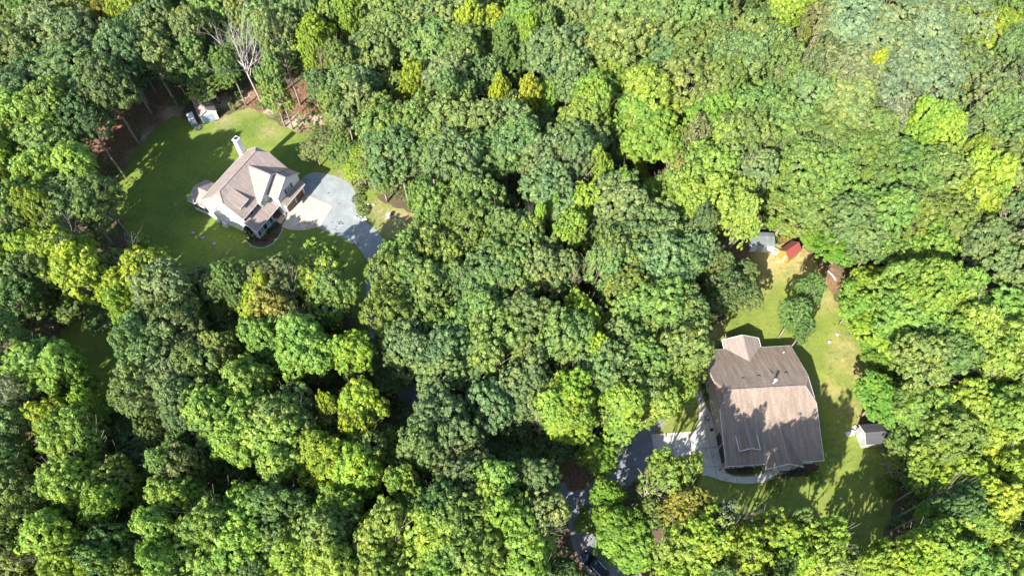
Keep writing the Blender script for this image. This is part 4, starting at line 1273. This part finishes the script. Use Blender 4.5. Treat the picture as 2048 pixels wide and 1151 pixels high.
LAND = [((500, 390), 'the white house'), ((1520, 810), 'the brown-roofed house'), ((400, 215), 'the garden shed'), ((480, 110), 'the bare dead tree'), ((1575, 505), 'the red-roofed shed'),
        ((1520, 478), 'the grey-roofed shed'), ((1745, 870), 'the white shed'), ((1190, 1125), 'the parked car'), ((735, 470), 'the gravel driveway'), ((210, 710), 'the shaded left lawn'), ((1360, 900), 'the concrete drive'),
        ((0, 0), 'the top left corner'), ((2048, 0), 'the top right corner'), ((0, 1151), 'the bottom left corner'), ((2048, 1151), 'the bottom right corner'), ((1024, 0), 'the middle of the top edge'),
        ((1528, 40), 'the clearing at the top edge'), ((0, 450), 'the middle of the left edge'), ((2048, 560), 'the middle of the right edge'), ((650, 1151), 'the bottom edge left of centre'), ((1024, 575), 'the centre of the photo'),
        ((1655, 680), 'the two white lawn risers'), ((1150, 950), 'the brown clearing'), ((1700, 1151), 'the bottom edge right of centre')]
ORD = ['nearest', 'second nearest', 'third nearest', 'fourth nearest', 'fifth nearest', 'sixth nearest', 'seventh nearest', 'eighth nearest', 'ninth nearest', 'tenth nearest', 'eleventh nearest', 'twelfth nearest', 'thirteenth nearest', 'fourteenth nearest', 'fifteenth nearest', 'sixteenth nearest']
DIRS = ['right of', 'up and right of', 'above', 'up and left of', 'left of', 'down and left of', 'below', 'down and right of']
rt = random.Random(5)
HF = []
for px, py, r_, k, h in trees:
    form = KIND[k][1]
    auto = h is None
    if auto: h = rt.uniform(19, 22) if form != 'narrow' else rt.uniform(20, 23)
    left = px < 260 and py < 600
    if left: h = max(h, 19)
    if 1430 < px < 1680 and py > 1030: h = 25; form = 'sparse'
    drive = 1270 < px < 1410 and 900 < py < 1100
    if drive: form = 'sparse'
    while h > 6.5 and not left and not drive:
        c = at(px, py, h * .7)
        if not any(inside((c.x, c.y), K) for K in KEEP): break
        h -= .7
    h = max(h, {(1616, 588): 12, (1590, 628): 12, (1606, 662): 11, (1475, 552): 11, (1470, 600): 11}.get((int(px), int(py)), 8.0 if r_ > 30 else 6.5))
    HF.append((h, form))
lab = []
for ti, (px, py, r_, k, h) in enumerate(trees):
    h = HF[ti][0]
    (lx, ly), ln = min(LAND, key=lambda q: (q[0][0] - px) ** 2 + (q[0][1] - py) ** 2)
    d = math.hypot(px - lx, py - ly)
    ang = math.degrees(math.atan2(-(py - ly), px - lx)) % 360
    di = DIRS[int((ang + 22.5) // 45) % 8]
    word = KIND[k][2]
    size = 'low ' if h < 13 else ('small ' if r_ < 27 else '')
    lab.append([size + word, di, ln, d])
cnts = {}
order = sorted(range(len(trees)), key=lambda i: lab[i][3])
TL = {}
for i in order:
    key = tuple(lab[i][:3])
    n = cnts.get(key, 0)
    cnts[key] = n + 1
    TL[i] = (key, n)
rt = random.Random(5)
placed = []
for i, (px, py, r_, k, h) in enumerate(trees):
    col, form, word, nm = KIND[k]
    h, form = HF[i]
    zc = h * .70
    c = at(px, py, zc)
    rm = r_ * depth_of(c) / FPX
    base_r = {'oak': 4.9, 'poplar': 4.6, 'narrow': 3.3, 'sparse': 4.4}[form]
    s = rm / base_r * 1.21
    key, n = TL[i]
    label = '%s %s %s' % (key[0], key[1], key[2])
    if cnts[key] > 1: label += ', ' + ORD[n]
    root = empty(nm, (c.x, c.y, 0), 0, label, 'tree', 'trees of the woodland round the two houses')
    hz = h / H0
    me, tm = ARCH[form][rt.randrange(len(ARCH[form]))]
    sz_ = hz if s > hz * .7 else hz
    cr = inst(me, 'crown', root, (0, 0, 0), rt.uniform(0, 6.28), (s * rt.uniform(.86, 1.16), s * rt.uniform(.86, 1.16), sz_))
    cr.rotation_euler = (rt.uniform(-.1, .1), rt.uniform(-.1, .1), rt.uniform(0, 6.28))
    j = [rt.uniform(.86, 1.14) for _ in range(2)]
    cr.color = (col[0] * j[0] * j[1], col[1] * j[1], col[2] * j[1] * rt.uniform(.85, 1.15), 1)
    inst(tm, 'trunk', root, (0, 0, 0), cr.rotation_euler[2], (min(1.0, s), min(1.0, s), hz))
    placed.append((c.x, c.y, rm))


# ------------------------------------------------------------------ shrubs, bushes
def blob_bush(px, py, r_, h_, colr, label, group=None, name='shrub', cone=False, seed=1, n=60):
    rng = np.random.default_rng(seed)
    C, D = [], []
    for k in range(n):
        a = rng.uniform(0, 6.283)
        t = rng.uniform(0, 1)
        if cone:
            rr = r_ * (1 - t) ** .8; z = h_ * (.05 + .95 * t)
        else:
            rr = r_ * math.sqrt(1 - t * t * .98); z = h_ * (.25 + .7 * t)
        C.append((math.cos(a) * rr, math.sin(a) * rr, z)); D.append((math.cos(a) * (1 - t), math.sin(a) * (1 - t), t + .2))
    D = np.array(D); D /= np.linalg.norm(D, axis=1)[:, None]
    root = empty(name, at(px, py), 0, label, 'shrub', group)
    me = leaf_mesh('foliage', np.array(C), D, np.full(n, min(r_, h_) * .25), 26, max(.05, min(r_, h_) * .09), rng)
    o = inst(me, 'foliage', root)
    o.color = (*colr, 1)
    b = MB(); b.tube([(0, 0, 0), (0, 0, h_ * .7)], [.06, .03], 5); b.build('stem', M['bark'], root)


gsh = (.06, .10, .03)
blob_bush(502, 474, 1.0, 3.3, (.035, .065, .025), 'tall dark conical evergreen at the left front corner of the white house', None, 'evergreen_shrub', True, 4, 170)
shr = [((533.5, 474.5), .45, (.17, .19, .02), 'round yellow-green shrub nearest the evergreen in the mulch bed'), ((546.5, 469), .42, (.17, .19, .02), 'round yellow-green shrub in the middle of the mulch bed'),
       ((528, 479), .4, gsh, 'round dark green shrub at the left front of the mulch bed'), ((541, 461), .5, gsh, 'round green shrub against the wall near the porch steps'),
       ((551, 452), .5, gsh, 'green shrub beside the porch steps'), ((535, 464), .5, gsh, 'round green shrub under the right ground-floor window'), ((513.5, 481), .4, (.07, .13, .03), 'small green shrub at the foot of the evergreen')]
for i, ((px, py), r_, c_, l_) in enumerate(shr): blob_bush(px, py, r_, .75, c_, l_, 'shrubs in the mulch bed', 'shrub', False, 20 + i)
sh2 = [((1466, 939), .6, gsh, 'leftmost dark shrub in the bed inside the curved walkway'), ((1480, 938), .6, (.05, .09, .03), 'second dark shrub from the left inside the curved walkway'), ((1495, 938), .65, (.05, .09, .03), 'third shrub from the left inside the curved walkway'),
       ((1510, 937), .6, (.10, .18, .03), 'bright green shrub inside the curved walkway'), ((1412, 795), .55, (.08, .15, .03), 'green shrub between the path and the side wall, lower one'), ((1405, 772), .6, (.08, .15, .03), 'green shrub between the path and the side wall, upper one'),
       ((1570, 951), .5, (.05, .07, .03), 'dark rounded shrub left in the strip under the bay window'), ((1590, 948), .5, (.05, .07, .03), 'dark rounded shrub second from left under the bay window'), ((1608, 946), .5, (.05, .07, .03), 'dark rounded shrub third from left right of the bay window'), ((1622, 955), .55, (.10, .15, .03), 'light green bushy plant in front of the dark strip')]
for i, ((px, py), r_, c_, l_) in enumerate(sh2): blob_bush(px, py, r_, .9, c_, l_, 'shrubs by the brown-roofed house', 'shrub', False, 40 + i)
wild = [(372, 205, 1.2, 2.0, (.10, .19, .03), 'bright bush left of the garden shed roof'), (620, 215, .5, .8, (.06, .1, .04), 'tiny bush on the bare ground under the trees'), (1630, 955, .8, 1.0, (.13, .2, .03), 'bright bush on the lawn before the front wall'),
        (1545, 975, 1.0, .9, (.13, .2, .03), 'light green bush at the end of the curved walkway'), (1770, 975, 1.4, 1.6, (.12, .2, .03), 'leafy bush below the white shed'), (1745, 700, 1.6, 1.4, (.08, .2, .02), 'bright green bush on the right rim of the lawn, upper one'),
        (1752, 725, 1.5, 1.3, (.08, .2, .02), 'bright green bush on the right rim of the lawn, lower one'), (722, 380, 1.0, .8, (.13, .17, .06), 'weedy bush above the gravel driveway, upper'), (718, 400, 1.2, .8, (.13, .17, .06), 'weedy bush above the gravel driveway, middle'), (728, 422, 1.1, .8, (.13, .17, .06), 'weedy bush above the gravel driveway, lower'),
        (1545, 478, .9, 1.4, (.12, .2, .02), 'leafy bush between the grey and the red-roofed sheds'), (1575, 472, 1.0, 1.6, (.15, .2, .02), 'yellow-green bush behind the red-roofed shed')]
for i, (px, py, r_, h_, c_, l_) in enumerate(wild): blob_bush(px, py, r_, h_, c_, l_, None, 'bush', False, 60 + i, 80)

# ------------------------------------------------------------------ dead trees and snags


def branch(mb, p, d, L, r, lvl, rr):
    pts = [p]
    q = p.copy()
    dd = d.copy()
    nseg = 4
    for i in range(nseg):
        dd = (dd + Vector((rr.uniform(-1, 1), rr.uniform(-1, 1), rr.uniform(-.3, .6))) * .22).normalized()
        q = q + dd * (L / nseg)
        pts.append(q.copy())
    rs = [r * (1 - .18 * i) for i in range(nseg + 1)]
    mb.tube(pts, rs, 5 if lvl < 2 else 4, 0, False)
    if lvl >= 3: return
    for i in range(1, nseg + 1):
        for _ in range(2 if lvl < 2 else 1):
            a = (dd + Vector((rr.uniform(-1, 1), rr.uniform(-1, 1), rr.uniform(-.2, .5))) * .8).normalized()
            branch(mb, pts[i], a, L * rr.uniform(.35, .6), rs[i] * .55, lvl + 1, rr)


def dead_tree(base, top, hb, ht, tips, label, seed, r0=.28, name='dead_tree'):
    b = at(*base)
    root = empty(name, b, 0, label, 'dead tree')
    rr = random.Random(seed)
    t = at(top[0], top[1], hb) - b
    tb = MB()
    tb.tube([Vector((0, 0, -.1)), t * .35 + Vector((.1, 0, 0)), t * .7, t], [r0, r0 * .8, r0 * .7, r0 * .55], 8)
    tb.build('trunk', M['deadwood'], root, True)
    for i, (x, y) in enumerate(tips):
        e = at(x, y, ht * rr.uniform(.9, 1.05)) - b
        st = t * rr.uniform(.72, 1.0)
        mb = MB()
        d = e - st
        branch(mb, st, d.normalized(), d.length, r0 * .42, 1, rr)
        mb.build('limb', M['deadwood'], root)


dead_tree((528, 218), (488, 132), 12.5, 18, [(420, 66), (445, 52), (470, 45), (490, 42), (505, 50), (425, 118), (452, 110), (500, 70), (460, 70)], 'tall bare dead tree with pale spreading limbs, upper left', 8, .25)
dead_tree((540, 200), (508, 128), 10, 15, [(505, 95), (532, 96), (512, 60)], 'smaller bare dead tree just right of the tall dead one', 9, .17)
dead_tree((140, 570), (125, 520), 12, 19, [(115, 470), (150, 475), (135, 468)], 'dead twiggy treetop above the yellow-green maple at left', 12, .18)
dead_tree((90, 590), (80, 530), 12, 18, [(62, 495), (75, 490)], 'dead twiggy treetop farther left above the yellow-green maple', 13, .15)
dead_tree((290, 580), (278, 530), 10, 17, [(262, 508), (298, 500)], 'dead forked treetop beside the yellow tree left of the lawn', 14, .15)
dead_tree((60, 850), (52, 820), 8, 12, [(20, 795), (70, 805), (40, 790)], 'grey dead treetop near the left edge low down', 15, .15)
dead_tree((1400, 960), (1400, 950), 8, 12, [(1405, 945), (1398, 960)], 'small grey dead branches beside the light green tree on the drive', 16, .12)
dead_tree((1690, 1140), (1700, 1130), 8, 13, [(1708, 1112), (1685, 1135)], 'bare white twigs low on the bottom edge', 17, .12)
for i, (a, b, h0_, h1, r0, l_) in enumerate([((1747, 508), (1764, 468), 2, 8, .45, 'thick pale broken trunk standing in the woods right of the red-roofed shed'), ((1758, 480), (1776, 440), 6, 11, .22, 'slim pale broken limb above the thick broken trunk'),
                                         ((1697, 600), (1716, 574), .5, 4, .33, 'grey leaning snag at the right rim of the lawn'), ((1655, 540), (1672, 560), .2, .3, .22, 'pale fallen log at the upper right corner of the lawn'),
                                         ((1775, 742), (1804, 712), 1, 7, .3, 'grey leaning snag in the dark gap right of the lawn'), ((1838, 800), (1868, 778), 4, 9, .25, 'grey leaning snag above the yellow-green canopy right of the white shed'),
                                         ((1790, 525), (1800, 500), 6, 10, .25, 'short pale snag right of the thick broken trunk'), ((860, 456), (862, 438), 1, 5, .25, 'pale trunk showing below the canopy right of the small lawn')]):
    A = at(*a, h0_); B = at(*b, h1)
    m = MB()
    base = A.copy(); 
    if h0_ > .6: base = A - (B - A).normalized() * ((A.z) / max(.3, (B - A).normalized().z))
    else: base.z = r0 * .8
    if h1 < 1: B.z = r0 * .9
    mid = base.lerp(B, .5) + Vector((.15, .1, 0))
    m.tube([Vector((0, 0, 0)), mid - base, B - base], [r0, r0 * .85, r0 * .55], 7)
    m.tube([mid - base, (mid - base) + (B - base) * .22 + Vector((.5, -.3, .1))], [r0 * .3, r0 * .12], 5)
    tag(m.build('snag', M['deadwood'], None, True, base), l_, 'dead trunk')
lp = empty('brush_pile', at(1782, 925), 0, 'heap of cut brown branches below the white shed', 'brush pile')
rr = random.Random(21)
for k in range(16):
    m = MB(); a = rr.uniform(0, 3.14); L_ = rr.uniform(.6, 1.5)
    c_ = Vector((rr.uniform(-1, 1), rr.uniform(-1.8, 1.8), rr.uniform(.1, .5)))
    m.tube([c_ - Vector((math.cos(a), math.sin(a), .1)) * L_, c_ + Vector((math.cos(a), math.sin(a), .1)) * L_], [.07, .03], 5)
    m.build('branch', M['deadwood'], lp)

# ------------------------------------------------------------------ undergrowth (stuff)


BARE = patches([(250, 240, 62), (300, 225, 50), (225, 300, 45), (600, 205, 48), (520, 195, 35), (1150, 940, 50), (1085, 880, 22), (1480, 500, 55), (1625, 540, 40), (350, 190, 30), (1190, 1110, 60), (1520, 35, 30), (1660, 565, 22), (1580, 470, 25)])
ru = random.Random(77)
UC = []
while len(UC) < 21000:
    x = ru.uniform(-125, 125); y = ru.uniform(6, 162)
    if abs(x) > 62 + y * .42: continue
    p = (x, y)
    nv = noise.noise(Vector((x * .09, y * .09, 3)))
    if nv < -.25 and ru.random() < .6: continue
    if any(inside(p, K) for K in KEEP): continue
    bare = any((x - bx) ** 2 + (y - by) ** 2 < br * br for bx, by, br in BARE)
    if bare and ru.random() < .95: continue
    hh = ru.uniform(.15, 1.0) + max(0, nv + .1) * 5.5 + (ru.uniform(1.5, 5) if ru.random() < .35 else 0)
    UC.append((x, y, hh * (.3 if bare else 1)))
UC = np.array(UC)
rng = np.random.default_rng(9)
UD = rng.normal(size=UC.shape) * .35 + np.array([0, 0, 1])
UD /= np.linalg.norm(UD, axis=1)[:, None]
me = leaf_mesh('undergrowth', UC, UD, np.clip(UC[:, 2] * .55, .4, 1.1), 14, .26, rng, 1.1)
ug = inst(me, 'undergrowth')
ug.color = (.09, .165, .04, 1)
tag(ug, 'low leafy undergrowth covering the forest floor', None, None, 'stuff')

# fallen leaves and twigs on the bare ground
LC = []
while len(LC) < 9000:
    bx, by, br = BARE[ru.randrange(len(BARE))]
    a, q = ru.uniform(0, 6.283), math.sqrt(ru.random())
    x, y = bx + math.cos(a) * br * q * 1.15, by + math.sin(a) * br * q * 1.15
    if any(inside((x, y), K) for K in KEEP[:1] + KEEP[2:]) or (inside((x, y), LAWN_R) and ru.random() < .9): continue
    LC.append((x, y, .04))
for K, cnt in ((ROAD, 260), (PAD_R, 25), (LAWN_R, 90), (LAWN_L, 60)):
    x0, x1 = min(p.x for p in K), max(p.x for p in K)
    y0, y1 = min(p.y for p in K), max(p.y for p in K)
    got = 0
    while got < cnt:
        x, y = ru.uniform(x0, x1), ru.uniform(y0, y1)
        if inside((x, y), K):
            got += 1
            LC.append((x, y, .09 / .35 if K is PAD_R else .04))
LC = np.array(LC)
LD = np.tile(np.array([0, 0, 1.0]), (len(LC), 1))
me = leaf_mesh('leaf_litter', LC, LD, np.where(np.arange(len(LC)) < 9000, .35, .7), 4, .12, rng, .25)
me.transform(Matrix.Diagonal((1, 1, .35, 1)))
ll = inst(me, 'leaf_litter')
ll.color = (.26, .17, .10, 1)
tag(ll, 'scattered brown fallen leaves on the bare ground', None, None, 'stuff')

# forest beyond the frame, seen only from a step aside; its crowns also shade the left and lower margins
FC, FD, FR, FT = [], [], [], []
fr = np.random.default_rng(31)
ft = MB()
spots = []
for _ in range(4000):
    x = fr.uniform(-150, 150); y = fr.uniform(-22, 178)
    u, v = pix((x, y, 13))
    if -45 < u < 2093 and -45 < v < 1196: continue
    if (x - 0) ** 2 + (y - 0) ** 2 > 185 ** 2: continue
    if any((x - a) ** 2 + (y - b) ** 2 < 36 for a, b in spots): continue
    if any((x - a) ** 2 + (y - b) ** 2 < (r_ * .8 + 3) ** 2 for a, b, r_ in placed): continue
    if inside((x, y), ROAD) or math.hypot(x - 12, y - 16) < 13: continue
    spots.append((x, y))
for x, y in spots:
    near = min(math.hypot(x - a, y - b) for a, b, _ in placed)
    n = 150 if near < 14 else 70
    hh = fr.uniform(14, 19)
    q = fr.normal(size=(n, 3)); q /= np.linalg.norm(q, axis=1)[:, None]
    q[:, 2] = np.abs(q[:, 2]) - .2
    FC.append(q * np.array([4.2, 4.2, 4.6]) * fr.uniform(.8, 1.05, (n, 1)) + np.array([x, y, hh - 4.5])); FD.append(q); FR.append(np.full(n, .95 if near < 14 else 1.3))
    ft.tube([(x, y, -.1), (x + .2, y, hh - 5)], [.3, .15], 5)
FC = np.concatenate(FC); FD = np.concatenate(FD); FR = np.concatenate(FR)
FD /= np.linalg.norm(FD, axis=1)[:, None]
me = leaf_mesh('far_woodland', FC, FD, FR, 12, .42, fr, .8)
fw = inst(me, 'surrounding_woodland')
fw.color = (.09, .15, .035, 1)
tag(fw, 'woodland canopy carrying on beyond the edges of the photograph', None, None, 'stuff')
tag(ft.build('woodland_trunks', M['bark']), 'trunks of the woodland beyond the photograph', None, None, 'stuff')
print('TREES', len(trees), 'SPOTS', len(spots), 'UNIQUE', len(set(o['label'] for o in bpy.data.objects if o.get('category') == 'tree')))
